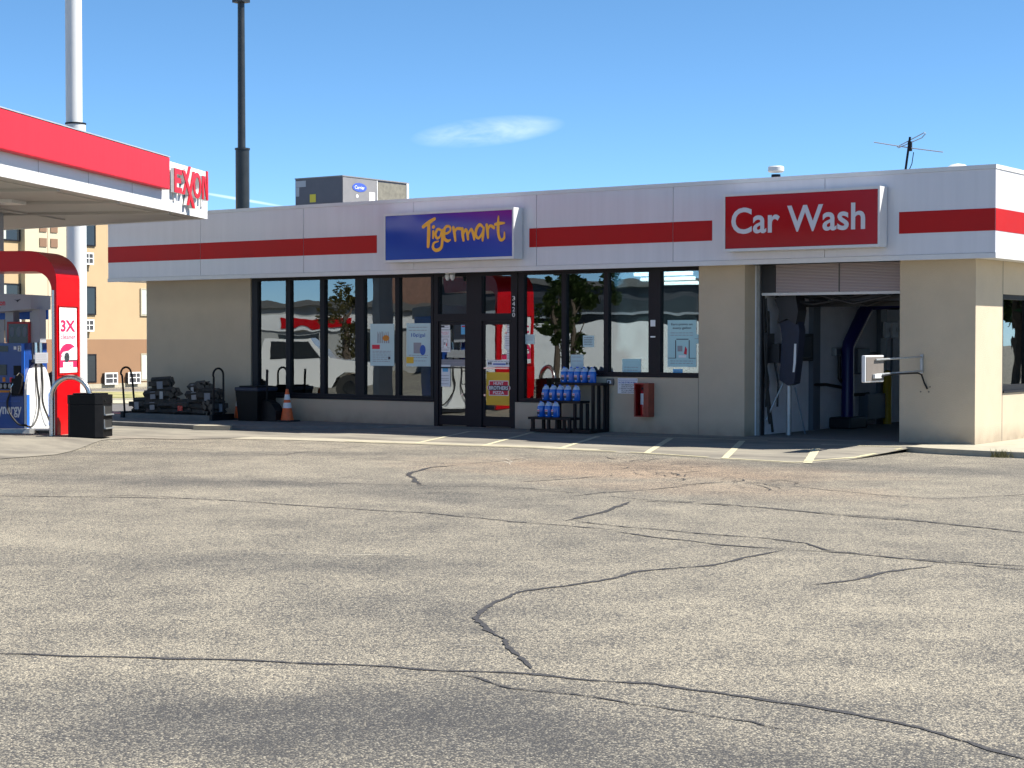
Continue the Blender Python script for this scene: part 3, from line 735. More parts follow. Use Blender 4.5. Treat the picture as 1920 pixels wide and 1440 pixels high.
# ================================================================== SIGNS ON THE FASCIA
def box_sign(name, label, x0, x1, z0, z1, face, yb=26.895, yf=26.60):
    t = thing(name, label, 'sign', ((x0+x1)/2,yb,z0))
    mb = MB(); mb.box(x0+.03,x1-.03,yf+.03,yb,z0+.03,z1-.03); mb.box(x0,x0+.035,yf,yb-.01,z0,z1); mb.box(x1-.035,x1,yf,yb-.01,z0,z1); mb.box(x0+.035,x1-.035,yf,yb-.01,z0,z0+.045); mb.box(x0+.035,x1-.035,yf,yb-.01,z1-.045,z1)
    part('frame', mb, 'trim_white', t)
    mb = MB(); mb.box(x0+.037,x1-.037,yf+.012,yf+.028,z0+.047,z1-.047); part('panel', mb, face, t)
    return t, Fr(((x0+x1)/2,yf+.012,(z0+z1)/2),(1,0,0),Z3,(0,-1,0))
ts, f = box_sign('shop_sign','blue and purple lit box sign reading Tigermart in gold brush letters over the doors',-21.90,-18.80,3.19,4.14,'sign_blue')
mb = MB()
S = lambda pts,w: stroke(mb, [(x*.97+.03,y) for x,y in pts], [q*1.35 for q in w], f, .003)
# gold brush lettering: T i g e r m a r t (units: metres from the middle of the face)
S([(-.63,.19),(-.48,.27),(-.34,.33)],[.05,.06,.045]); S([(-.49,.25),(-.49,.05),(-.505,-.19)],[.05,.062,.05])
S([(-.375,.09),(-.38,-.03)],[.04,.035]); S([(-.375,.175),(-.365,.18)],[.05,.05])
S([(-.17,.10),(-.26,.13),(-.32,.04),(-.28,-.04),(-.20,.0),(-.155,.12),(-.15,-.05),(-.18,-.22),(-.30,-.27),(-.38,-.22),(-.36,-.13),(-.25,-.10)],[.03,.04,.045,.04,.03,.035,.045,.05,.05,.045,.035,.02])
S([(-.10,.04),(-.02,.05),(.05,.10),(.03,.17),(-.06,.17),(-.11,.08),(-.10,-.05),(-.02,-.10),(.05,-.08)],[.03,.035,.03,.035,.04,.05,.05,.045,.02])
S([(.12,.15),(.15,.03),(.17,-.10)],[.045,.05,.035]); S([(.14,.03),(.20,.12),(.30,.12)],[.02,.04,.045])
S([(.34,.12),(.35,.0),(.37,-.10)],[.045,.05,.04]); S([(.35,-.02),(.42,.10),(.46,.04),(.48,-.08)],[.02,.04,.045,.04]); S([(.47,-.02),(.55,.10),(.60,.03),(.63,-.09)],[.02,.04,.045,.035])
S([(.84,.13),(.76,.18),(.68,.09),(.67,-.02),(.74,-.07),(.82,.02),(.86,.13),(.84,-.02),(.83,-.12)],[.03,.045,.05,.045,.04,.03,.03,.045,.03])
S([(.93,.17),(.95,.05),(.96,-.07)],[.045,.05,.035]); S([(.95,.05),(1.01,.15),(1.10,.11)],[.02,.04,.045])
S([(1.21,.32),(1.20,.15),(1.21,-.02),(1.26,-.12),(1.34,-.09),(1.35,.02)],[.02,.05,.045,.045,.04,.02]); S([(1.13,.17),(1.22,.185),(1.35,.19)],[.04,.05,.025])
part('lettering', mb, 'sign_gold', ts)
tc_, f = box_sign('car_wash_sign','red box sign with pale letters reading Car Wash above the open bay',-14.43,-11.58,3.19,4.17,'sign_red')
mb = text_mb('Car Wash',-1.27,1.17,-.20,.245,f,.004,.018,.003); part('lettering', mb, 'sign_letter', tc_)

# ================================================================== ROOF THINGS
hv = thing('rooftop_air_conditioner','boxy dark grey air handler with an oval badge standing on the flat roof','air conditioner',(-26.6,31.2,3.2))
mb = MB(); mb.box(-27.30,-25.90,30.0,32.35,3.45,5.34); part('cabinet', mb, 'hvac_side', hv)
mb = MB(); mb.box(-27.31,-25.875,29.985,32.37,5.341,5.365); part('lid', mb, 'hvac_front', hv)
mb = MB(); mb.box(-25.899,-25.885,30.01,31.18,4.70,5.33); part('front_panel', mb, 'hvac_front', hv)
mb = MB(); mb.box(-25.899,-25.888,31.22,32.26,4.0,5.30); part('coil', mb, 'hvac_coil', hv)
mb = MB(); mb.box(-25.899,-25.87,32.27,32.35,3.45,5.34); part('corner_post', mb, 'trim_white', hv)
mb = MB(); mb.box(-25.899,-25.875,31.185,31.212,3.45,5.33); part('corner_post', mb, 'trim_white', hv)
hf = Fr((-25.884,30,0),(0,1,0),Z3,(1,0,0))
mb = MB(); mb.prism([(0.02,4.66),(1.5,4.66),(1.5,4.68),(.02,4.69)],0,.5,hf); part('hood', mb, 'hvac_front', hv)
mb = MB(); mb.box(.05,.09,4.0,4.65,0,.45,hf); mb.box(1.4,1.44,4.0,4.65,0,.2,hf); part('hood_side', mb, 'hvac_side', hv)
mb = MB(); disc(mb,.58,5.13,.25,.10,.001,.006,hf,28); part('badge', mb, 'carrier_blue', hv)
mb = text_mb('Carrier',.41,.75,5.09,5.17,hf,.002,.01,.007); part('badge_lettering', mb, 'paper', hv)
mb = MB(); mb.box(.92,1.12,4.84,5.05,.001,.004,hf); part('sticker', mb, 'paper', hv)
mb = MB(); disc(mb,.5,4.93,.04,.04,.001,.004,hf,14); part('sticker', mb, 'paper', hv)
lf = Fr((-27.3,29.998,0),(1,0,0),Z3,(0,-1,0))
mb = MB(); mb.box(.44,.62,4.80,4.98,.001,.004,lf); part('sticker', mb, 'label_yellow', hv)
mb = MB(); mb.box(.02,.32,5.16,5.30,.001,.004,lf); mb.box(.02,.12,4.95,5.155,.001,.004,lf); part('patch_plate', mb, 'pump_grey', hv)
vt = thing('roof_vent','short round vent pipe with a pale cap above the red sign','vent pipe',(-14.9,29.5,3.2))
mb = MB(); mb.lathe([(.085,0),(.085,1.55)],(-14.9,29.5,3.2),16); part('pipe', mb, 'bronze', vt, smooth=True)
mb = MB(); mb.lathe([(.13,0),(.15,.02),(.15,.09),(.13,.11)],(-14.9,29.5,4.79),20); part('cap', mb, 'trim_white', vt, smooth=True)
dm = MB(); dm.lathe([(.22,0),(.20,.05),(.12,.10),(.02,.12)],(-11.4,29.5,4.63),24); dm.lathe([(.13,0),(.13,1.43)],(-11.4,29.5,3.2),16)
single('roof_fan', dm, 'trim_white', 'low domed fan cap at the right end of the roof', 'roof fan', smooth=True)
an = thing('tv_antenna','thin metal television aerial on a leaning mast above the right end of the roof','antenna',(-12.4,29.5,3.2))
mb = MB(); mb.tube([(-12.42,29.5,3.2),(-12.36,29.5,4.7),(-12.28,29.5,5.27)],.022,8); part('mast', mb, 'black_plastic', an)
mb = MB(); mb.box(-12.31,-12.25,29.47,29.53,5.02,5.19); part('junction', mb, 'black_plastic', an)
mb = MB(); mb.tube([(-12.92,29.4,5.21),(-12.3,29.5,5.08)],.010,6); mb.tube([(-12.3,29.5,5.08),(-11.67,29.5,4.965)],.010,6)
mb.tube([(-12.52,29.5,5.11),(-12.01,29.5,5.33),(-11.99,29.5,5.31),(-12.06,29.5,5.24),(-12.50,29.5,5.09)],.009,6,closed=True); part('elements', mb, 'pump_grey', an)
mb = MB(); mb.tube([(-12.22,29.52,5.0),(-12.25,29.52,4.8),(-12.38,29.5,4.5)],.008,6); part('cable', mb, 'black_plastic', an)

# ================================================================== PUMP CANOPY
W = Vector((.445,-.896,0)).normalized(); NV = Vector((.896,.445,0)).normalized()
C0 = Vector((-25.66,25.57,0))
cf = Fr(C0, -W, Z3, NV)                        # x: towards the corner (negative = nearer the camera), z out
cn = thing('fuel_canopy','big flat pump canopy with a bright red band along its white edge','canopy',(-27.5,18,G))
def cp(d,back): q = C0 + W*d + Vector((-1,0,0))*back; return (q.x,q.y)
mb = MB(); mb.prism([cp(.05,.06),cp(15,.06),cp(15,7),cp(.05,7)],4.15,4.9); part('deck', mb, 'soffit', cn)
mb = MB(); mb.box(-15.02,0.0,4.13,5.08,-.05,0.0,cf); part('edge_panel', mb, 'canopy_white', cn)
mb = MB(); 
for x in (-2.15,-4.15,-6.15,-8.15,-10.15): mb.box(x,x+.008,4.14,4.5,.001,.003,cf)
part('panel_joint', mb, 'joint_dark', cn)
mb = MB(); mb.prism([(C0.x-.06,C0.y-.051),(C0.x-.06,C0.y-.005),(C0.x-7,C0.y-.005),(C0.x-7,C0.y-.051)],4.13,5.06); part('edge_panel', mb, 'canopy_white', cn)
mb = MB(); mb.box(-15.0,-2.62,4.50,5.10,.004,.16,cf,bev=.02); part('red_band', mb, 'canopy_red', cn)
mb = MB(); mb.box(-15.0,-2.615,5.105,5.125,.002,.165,cf); part('band_cap', mb, 'pump_grey', cn)
mb = MB(); mb.box(-9.0,-.2,4.135,4.149,-.5,-.38,cf); mb.box(-9,-.2,4.12,4.149,-3.1,-2.95,cf)
for x in (-2.0,-4.6,-7.2): mb.box(x,x+.12,4.10,4.149,-4.5,-.1,cf)
part('soffit_ribs', mb, 'soffit', cn)
mb = MB(); mb.box(-8.7,-6.9,4.11,4.148,-2.3,-2.0,cf); part('canopy_lamp', mb, 'trim_white', cn)
mb = MB(); mb.box(-5.2,-4.6,4.09,4.148,-2.4,-1.8,cf); part('canopy_lamp', mb, 'trim_white', cn)
# big letters on the canopy corner, blocks standing off the panel
def letters(D0,D1):
    M_ = MB()
    def seg(p,q,w): 
        p=Vector(p); q=Vector(q); d=(q-p).normalized(); n=Vector((-d.y,d.x))*w/2
        return [(p-n)[:],(q-n)[:],(q+n)[:],(p+n)[:]]
    def pr(pts,d=0): M_.prism([(x-.30,z) for x,z in pts],D0,D1+d,cf)
    z0,z1 = 4.49,4.95
    pr([(-1.92,z0),(-1.80,z0),(-1.80,z1),(-1.92,z1)]); 
    for za,zb,x in ((z0,z0+.11,-1.50),(z0+.19,z0+.29,-1.56),(z1-.10,z1,-1.50)): pr([(-1.799,za),(x,za),(x,zb),(-1.799,zb)],-.002)
    # interlocked pair: long falling strokes crossed by two rising ones
    pr([(-1.50,z1),(-1.34,z1),(-.76,4.26),(-.92,4.26)],.006); 
    pr([(-1.47,z0),(-1.35,z0),(-.98,5.06),(-1.10,5.06)],-.004)
    pr([(-1.22,4.30),(-1.11,4.30),(-.76,4.98),(-.88,4.98)],.002)
    n = 28; cx,cz,rx,rz = -.62,4.725,.24,.255
    for k in range(n):
        a0,a1 = 2*math.pi*k/n,2*math.pi*(k+1)/n
        pr([(cx+rx*math.cos(a0),cz+rz*math.sin(a0)),(cx+rx*math.cos(a1),cz+rz*math.sin(a1)),(cx+(rx-.10)*math.cos(a1),cz+(rz-.09)*math.sin(a1)),(cx+(rx-.10)*math.cos(a0),cz+(rz-.09)*math.sin(a0))])
    pr([(-.33,z0-.01),(-.23,z0-.01),(-.23,z1),(-.33,z1)]); pr([(-.06,z0-.01),(.04,z0-.01),(.04,z1),(-.06,z1)]); pr([(-.229,z1),(-.13,z1),(.039,z0-.01),(-.061,z0-.01)],-.003)
    return M_
part('lettering', letters(.095,.11), 'arch_red', cn)
part('letter_returns', letters(.03,.094), 'canopy_white', cn)
mb = MB(); 
for x in (-2.05,-1.32,-.85,-.45): mb.box(x,x+.09,4.34,4.50,.001,.03,cf)
part('letter_bracket', mb, 'canopy_white', cn)
mb = MB(); mb.box(-.10,.0,4.90,5.09,.002,.02,cf); part('end_cap', mb, 'canopy_red', cn)

cn.location = (-27.088,17.73,-.063); cn.scale = (.985,.985,.985)
# ================================================================== PUMP ISLAND (local frame: x along the pump faces, y away, z up)
PO = (-25.81,21.68,G); PA = math.atan2(.445,.896)
def pframe(o=PO, a=PA): return Fr(o,(math.cos(a),math.sin(a),0),(-math.sin(a),math.cos(a),0),Z3)
pf = pframe()
faceF = lambda v: Fr(pf.p(0,v,0), pf.x, Z3, -pf.y)       # a plane facing the viewer at depth v
endF = lambda u: Fr(pf.p(u,0,0), pf.y, Z3, pf.x)         # a plane facing the shop side at u
def arc(cx,cz,r,a0,a1,n=10): return [(cx+r*math.cos(R(a0+(a1-a0)*k/n)), cz+r*math.sin(R(a0+(a1-a0)*k/n))) for k in range(n+1)]
def make_arch():
    t = thing('pump_arch','tall red curved arch with a white poster on its leg, framing the blue pump','arch',PO,PA)
    f = faceF(.04)
    outer = [(.09,.0),(.09,2.45)]+arc(-.38,2.93,.47,0,90,10)[1:]; outer = [(.09,.0),(.09,2.75)]+[(x,z) for x,z in arc(-.46,2.88,.55,0,90,12)]+[(-3.0,3.43)]
    inner = [(-2.9,3.04),(-.36,3.05)]+[(x,z) for x,z in arc(-.36,2.70,.35,90,0,10)][1:]+[(.0,.0)]
    mb = MB(); mb.prism(outer+inner,-1.08,0,f); part('frame', mb, 'arch_red', t)
    mb = MB(); mb.box(.0,.045,.0,2.7,.0005,.004,f); part('edge_trim', mb, 'steel', t)
    e = endF(.0905)
    mb = MB(); mb.box(.10,1.0,1.12,1.14,0,.02,e); mb.box(.10,1.0,2.40,2.42,0,.02,e); mb.box(.10,.125,1.14,2.40,0,.02,e); mb.box(.975,1.0,1.14,2.40,0,.02,e); part('poster_frame', mb, 'red_band', t)
    mb = MB(); mb.box(.15,.95,1.16,2.38,.001,.006,e); ps = part('poster', mb, 'paper', t)
    mb = MB(); mb.prism([(.152,1.26),(.948,1.26)]+[(.55+.398*math.cos(R(k)),1.52+.19*math.sin(R(k))) for k in range(0,181,12)],.007,.009,e); part('poster_red', mb, 'ink_magenta', ps)
    mb = MB(); mb.prism([(.20,1.40),(.948,1.40),(.948,1.64),(.75,1.63),(.55,1.57),(.30,1.55),(.22,1.50)],.0105,.012,e); mb.box(.30,.75,1.26,1.36,.0105,.012,e); mb.box(.152,.948,1.162,1.25,.0105,.012,e); part('poster_car', mb, 'paper', ps)
    mb = MB(); disc(mb,.47,1.45,.125,.095,.0125,.014,e,22); mb.box(.22,.26,1.46,1.49,.0125,.014,e); mb.box(.60,.948,1.385,1.398,.0125,.014,e); part('poster_wheel', mb, 'ink', ps)
    mb = MB(); disc(mb,.47,1.45,.085,.065,.0145,.016,e,22); part('poster_hub', mb, 'steel', ps)
    mb = text_mb('3X',.20,.88,1.93,2.15,e,.002,.035,.008); text_mb('cleaner',.20,.90,1.79,1.89,e,.002,.006,.008,mb=mb); text_mb('Our gas',.42,.68,1.275,1.31,e,.002,.01,.0125,mb=mb); part('poster_lettering', mb, 'ink_magenta', ps)
    mb = text_mb('We are',.45,.68,2.27,2.30,e,.002,.005,.008); text_mb('three times stronger',.24,.88,2.225,2.255,e,.002,.005,.008,mb=mb); text_mb('for better gas mileage',.24,.88,1.745,1.77,e,.002,.005,.008,mb=mb); part('poster_print', mb, 'ink_grey', ps)
    return t
def make_pump():
    t = thing('fuel_pump','blue and white fuel dispenser with hoses and a grey top panel under the red arch','fuel pump',pf.p(-1.0,.5,0),PA)
    D = 1.10; g0 = .11
    # left part is the body, right end is the white hose panel at u=-.50
    mb = MB(); mb.box(-1.5,-.54,.06,D-.06,g0,1.72,pf); part('body', mb, 'pump_blue', t)
    f = faceF(.06)
    mb = MB(); mb.box(-1.49,-.56,.13,.74,.0,.03,f); sk = part('skirt', mb, 'pump_blue', t)
    mb = text_mb('Synergy',-1.13,-.60,.335,.60,f,.003,.02,.031); mb2 = mb
    part('lettering', mb, 'number_white', sk)
    mb = MB(); lines_mb(mb,-1.1,-.62,(.63,),.02,f,.031,4); part('small_print', mb, 'ink_blue', sk)
    mb = MB(); mb.box(-1.49,-.58,1.55,1.72,.0,.02,f); part('head_panel', mb, 'pump_blue', t)
    mb = MB(); mb.box(-1.06,-.86,1.56,1.67,.021,.026,f); mb.box(-1.12,-.9,1.12,1.32,.0,.02,f); part('display', mb, 'screen_dark', t)
    mb = MB(); mb.box(-.75,-.70,1.60,1.66,.021,.025,f); mb.box(-.67,-.60,1.57,1.67,.021,.025,f); part('number_plate', mb, 'paper', t)
    mb = text_mb('2',-.655,-.615,1.58,1.66,f,.002,.04,.026); part('pump_number', mb, 'ink', t)
    mb = MB(); 
    for x in (-1.02,-.93,-.84): disc(mb,x,.92,.03,.045,.0,.02,f,12)
    part('grade_button', mb, 'shelf_metal', t)
    mb = MB(); mb.box(-1.1,-.82,.80,.84,.0,.012,f); part('grade_label', mb, 'box_orange', t)
    mb = MB(); mb.box(-.98,-.93,1.0,1.08,.0,.012,f); part('grade_label', mb, 'box_orange', t)
    mb = MB(); mb.box(-.84,-.78,.99,1.08,0,.012,f); part('grade_label', mb, 'ink_red', t)
    mb = MB(); mb.box(-.76,-.62,1.12,1.30,0,.02,f); mb.box(-.80,-.58,.72,1.06,0,.03,f); mb.box(-1.1,-.80,.86,.98,0,.008,f); part('card_reader', mb, 'black_plastic', t)
    mb = MB(); mb.box(-.60,-.545,1.0,1.71,-.002,.03,f); part('lit_side_strip', mb, 'bright_blue', t)  # brighter blue: sunlight on the pump's end put into this strip's colour
    # screen above the body
    mb = MB(); mb.box(-1.0,-.56,.3,.55,1.66,2.12,pf); sc = part('video_screen', mb, 'cabinet_red', t)
    f2 = faceF(.299); mb = MB(); mb.box(-.97,-.59,1.70,2.08,0,.004,f2); part('glass', mb, 'screen_dark', sc)
    mb = MB(); 
    for x,mt in ((-.93,0),(-.80,1),(-.68,2)): disc(mb,x+.03,1.93,.045,.10,.005,.007,f2,14)
    part('picture', mb, 'equip_grey', sc)
    # posts and valance
    for x in (-.53,-1.06):
        mb = MB(); mb.box(x,x+.16,.35,.62,1.73,2.36,pf); part('post', mb, 'pump_grey', t)
    mb = MB(); prof = [(-2.2,2.30)]+[(-2.2+1.77*k/12, 2.32-.03*math.sin(k/12*math.pi*1.1)+.03*(k/12)**3) for k in range(1,13)]+[(-.43,2.62),(-.9,2.64),(-2.2,2.62)]
    mb.prism(prof,-.9,0,faceF(.08)); vl = part('valance', mb, 'pump_grey', t)
    f3 = faceF(.079); mb = text_mb('Exxon',-1.20,-.93,2.42,2.53,f3,.003,.02,.0015); part('lettering', mb, 'ink_red', vl)
    mb = MB(); mb.prism([(-.76,2.53),(-.70,2.525),(-.62,2.54),(-.66,2.51),(-.69,2.48),(-.71,2.51)],.001,.004,f3); mb.prism([(-1.12,2.36),(-1.02,2.39),(-1.04,2.365)],.001,.004,f3); part('emblem', mb, 'ink', vl)
    mb = MB(); mb.box(-1.9,-.50,.985,1.04,2.17,2.36,pf); part('rear_valance', mb, 'bright_blue', t)
    # white end panel with bullet outline
    e = endF(-.535)
    up = [(1.08-.54*(k/9)**1.9, .76+.58*math.sin(k/9*math.pi/2)) for k in range(1,10)]
    bl = [(.0,.12),(1.08,.12),(1.08,.76)]+up+[(1.08-x,z) for x,z in up[:-1][::-1]]+[(.0,.76)]
    mb = MB(); mb.prism(bl,0,.05,e); ep = part('end_panel', mb, 'pump_white', t)
    mb = MB(); mb.box(.0,.12,.14,.76,.0505,.054,e); mb.box(.97,1.08,.14,.76,.0505,.054,e); part('blue_edge', mb, 'bright_blue', ep)
    mb = MB(); mb.box(.36,.74,1.36,2.30,-.04,.0,e); part('hose_mast', mb, 'pump_grey', t)
    for k,(y0,sp) in enumerate(((.40,-1),(.62,1))):
        mb = MB(); q = [e.p(y0,2.34,.03),e.p(y0,1.6,.05),e.p(y0+.02*sp,1.0,.08),e.p(y0+.03*-sp,.62,.10),e.p(y0+.12*sp,.34,.13),e.p(y0+.34*sp,.17,.12),e.p(y0+.55*sp,.20,.08)]
        if sp<0: q += [pf.p(-.62,-.08,.22-0),pf.p(-.80,-.05,.42),pf.p(-.86,-.02,.62),pf.p(-.80,0.0,.82)]
        else: q += [pf.p(-.5,1.2,.4),pf.p(-.6,1.2,.8)]
        # smooth
        s=[]; 
        for i in range(len(q)-1):
            p0=q[max(i-1,0)];p1=q[i];p2=q[i+1];p3=q[min(i+2,len(q)-1)]
            for j in range(5):
                tt=j/5; s.append(.5*((2*p1)+(p2-p0)*tt+(2*p0-5*p1+4*p2-p3)*tt*tt+(3*p1-p0-3*p2+p3)*tt**3))
        s.append(q[-1])
        mb.tube(s,.019,8); part('hose', mb, 'rubber', t, smooth=True)
        mb = MB(); mb.tube([e.p(y0,1.50,.055),e.p(y0,2.05,.045)],.036,10); part('hose_sleeve', mb, 'chrome', t, smooth=True)
    mb = MB(); mb.box(.24,.82,1.34,1.54,.10,.115,e); cs = part('caution_plate', mb, 'pump_grey', t)
    mb = MB(); lines_mb(mb,.30,.78,(1.37,1.41,1.45,1.49),.015,e,.117,9); part('small_print', mb, 'ink_grey', cs)
    # nozzles
    for s_,y in ((0,-.02),(1,1.12)):
        n = Fr(pf.p(-.64,y,0),pf.x,Z3,-pf.y) if s_==0 else Fr(pf.p(-.55,y,0),pf.x,Z3,pf.y)
        mb = MB(); mb.prism([(-.10,.80),(.02,.78),(.07,.92),(.10,1.10),(.06,1.16),(-.03,1.12),(-.08,.98)],-.02,.05,n); nz = part('nozzle', mb, 'black_plastic', t)
        mb = MB(); mb.tube([n.p(-.08,.98,.02),n.p(-.13,.90,.02),n.p(-.13,.80,.02)],.012,8); mb.tube([n.p(.0,1.12,.055),n.p(.05,1.17,.055)],.012,6); part('spout', mb, 'chrome', nz)
    mb = MB(); mb.box(-.58,-.545,.14,.80,.75,.80,pf); part('ledge', mb, 'trim_white', t)
    return t
def make_island():
    t = thing('pump_island','raised steel edged island carrying the blue fuel dispenser','island',pf.p(-1.2,.5,0),PA)
    mb = MB(); mb.prism([(-3.2,-.18),(-.62,-.18),(-.40,-.08),(-.34,.10),(-.34,1.2),(-3.2,1.2)],.0,.13,pf); part('kerb', mb, 'galv', t)
    mb = MB(); mb.box(-.42,-.05,.05,1.12,.10,.135,pf); part('step_plate', mb, 'trim_white', t)
    mb = MB(); mb.box(-.33,-.08,.12,1.1,.0,.10,pf); part('recess_shade', mb, 'bay_dark', t)  # near-black block painted in for the shade under the step plate
    return t
isl = make_island(); pump = make_pump(); arch = make_arch()
# steel hoop guard
def hoop(o):
    t = MB(); f = Fr(o,pf.x,Z3,-pf.y)
    r = .37; pts = [f.p(.06,0,0),f.p(.06,.62,0)]+[f.p(.43+r*math.cos(R(a)),.72+r*math.sin(R(a)),0) for a in range(180,-1,-12)]+[f.p(.80,.62,0),f.p(.80,0,0)]
    t.tube(pts,.048,14); return t
hg = single('hoop_guard', hoop(pf.p(0,-.14,0)), 'steel', 'bright steel hoop guard bent over in front of the red arch leg', 'guard hoop', smooth=True)
# bin: eight-sided cylinder-like black litter bin with slots on its right side
B0 = Vector((-25.02,21.95,G))
bn = thing('litter_bin','black chamfered litter bin beside the steel hoop guard on the pump forecourt','bin',B0[:],PA)
bf = Fr(B0,pf.x,pf.y,Z3)
oc = [(-.30,-.30),(.18,-.30),(.29,-.20),(.29,.26),(.20,.34),(-.30,.34),(-.38,.24),(-.38,-.20)]
oc2 = [(x*1.02,y*1.02) for x,y in oc]
mb = MB(); mb.prism(oc,.0,.60,bf); part('body', mb, 'black_bin', bn)
mb = MB(); mb.prism(oc2,.605,.77,bf); mb.prism([(x*.8,y*.8) for x,y in oc],.77,.80,bf); part('lid', mb, 'black_bin', bn)
be = Fr(bf.p(.29,0,0),pf.y,Z3,pf.x)
for z in (.42,.17):
    mb = MB(); mb.box(-.15,.21,z,z+.14,.001,.012,be); sl = part('tray', mb, 'rubber', bn)
    mb = MB(); mb.box(-.16,.22,z-.025,z-.003,.001,.05,be); mb.box(-.16,-.145,z,z+.15,.001,.02,be); part('lip', mb, 'galv', sl)
mb = MB(); 
for x,z in ((-.13,.68),(.18,.68)): disc(mb,x,z,.018,.018,.016,.03,be,8)
part('rivet', mb, 'chrome', bn)

# the whole island sits on a slight rise of the forecourt
PO2 = Vector((-24.0,20.16,.035)); PO3 = Vector((-24.91,20.92,-.03))
for o,q,k in ((isl,PO3,.965),(pump,PO3,.965),(arch,PO2,.93),(hg,PO2,.93),(bn,PO2,.93)):
    o.location = q+(Vector(o.location)-Vector(PO))*k; o.scale = (k,k,k)
mb = MB(); mb.box(-2.14,-1.79,1.6,1.95,-.1,4.10,Fr((PO3.x,PO3.y,0),pf.x,pf.y,Z3)); single('canopy_column', mb, 'pump_grey', 'square grey canopy column at the left edge behind the pump', 'column')

# ================================================================== TALL POLES
pw = thing('sign_pole','thick white steel pole rising past the pump canopy, stepped by a collar','pole',(-39.76,34.34,G))
mb = MB(); mb.lathe([(.285,0),(.285,7.98)],(-39.76,34.34,G),28); part('lower_shaft', mb, 'pole_white', pw, smooth=True)
mb = MB(); mb.lathe([(.30,0),(.30,.04)],(-39.76,34.34,7.90),28); part('collar', mb, 'bronze', pw, smooth=True)
mb = MB(); mb.lathe([(.235,0),(.235,9)],(-39.80,34.32,7.945),28); part('upper_shaft', mb, 'pole_white', pw, smooth=True)
pb = thing('sign_pole','slim black pole behind the shop roof, narrower above its collar','pole',(-35.83,37.12,G))
mb = MB(); mb.lathe([(.20,0),(.20,7.25)],(-35.83,37.12,G),24); part('lower_shaft', mb, 'pole_black', pb, smooth=True)
mb = MB(); mb.lathe([(.22,0),(.22,.05)],(-35.83,37.12,7.165),24); part('collar', mb, 'pole_black', pb, smooth=True)
mb = MB(); mb.lathe([(.115,0),(.10,4.25)],(-35.85,37.11,7.22),20); part('upper_shaft', mb, 'pole_black', pb, smooth=True)
mb = MB(); mb.box(-36.05,-35.65,36.95,37.27,11.40,11.5); part('top_cap', mb, 'pole_black', pb)

# ================================================================== HOTEL
hd = Vector((-.11,.99,0)).normalized(); ho = Vector((-49.75,44.75,G))
hot = thing('hotel','three-storey tan and cream stucco hotel with a brown base beyond the pumps','hotel',ho[:],math.atan2(hd.y,hd.x))
hfr = Fr(ho,hd,Z3,hd.cross(Vector(Z3)))
DEP = -14
def hz(z): return z-G
mb = MB(); mb.box(-14,-4.77,hz(1.7),7.3,DEP,0,hfr); mb.box(-2.54,4.2,hz(1.7),7.3,DEP,0,hfr); part('wall', mb, 'hotel_tan', hot)
mb = MB(); mb.box(-14,-4.77,.16,hz(1.7)-.002,DEP,.03,hfr); mb.box(-2.54,4.2,.16,hz(1.7)-.002,DEP,.03,hfr); part('wall', mb, 'hotel_brown', hot)
mb = MB(); mb.box(-14,4.2,-.1,.155,DEP,.06,hfr); part('plinth', mb, 'far_kerb', hot)
mb = MB(); mb.box(-4.765,-2.545,hz(1.7),7.6,DEP,.22,hfr); part('bay_front', mb, 'hotel_cream', hot)
mb = MB(); mb.box(-4.765,-2.545,.156,hz(1.7)-.002,DEP,.24,hfr); part('bay_front', mb, 'hotel_brown', hot)
mb = MB(); mb.box(-3.67,-3.65,hz(1.72),7.55,.2205,.223,hfr)
for z in (5.80,4.4,3.2): mb.box(-4.76,-3.672,hz(z),hz(z)+.02,.2205,.223,hfr); mb.box(-3.648,-2.55,hz(z),hz(z)+.02,.2205,.223,hfr)
part('groove', mb, 'hotel_square', hot)
for x in (-4.07,-3.53):
    for z in (4.94,5.46): mb = MB(); mb.box(x,x+.34,hz(z),hz(z)+.30,.2235,.25,hfr); part('wall_square', mb, 'hotel_square', hot)
mb = MB(); mb.box(-14.2,4.4,7.32,7.5,DEP-.2,.1,hfr); part('roof', mb, 'hotel_brown', hot)
def hwin(x0,x1,z0,z1,cur=1):
    mb = MB(); d=.004
    mb.box(x0,x1,hz(z0),hz(z0)+.05,d,.05,hfr); mb.box(x0,x1,hz(z1)-.05,hz(z1),d,.05,hfr); mb.box(x0,x0+.05,hz(z0)+.05,hz(z1)-.05,d,.05,hfr); mb.box(x1-.05,x1,hz(z0)+.05,hz(z1)-.05,d,.05,hfr)
    w = part('window', mb, 'bronze' if cur<2 else 'far_kerb', hot)
    mb = MB(); mb.box(x0+.05,x1-.05,hz(z0)+.05,hz(z1)-.05,.033,.037,hfr); part('pane', mb, 'hotel_glass', w)
    mb = MB(); a,b = (x0+.06,x0+.38) if cur==1 else ((x0+.06,x1-.1) if cur==2 else (x1-.3,x1-.06)); mb.box(a,b,hz(z0)+.06,hz(z1)-.06,.0375,.040,hfr); part('curtain', mb, 'curtain', w)
for z in (.12,2.58,5.08):
    hwin(-2.05,-1.02,z,z+1.04,1); hwin(1.42,2.4,z,z+1.04,2); hwin(-5.85,-4.80,z,z+1.04,1)
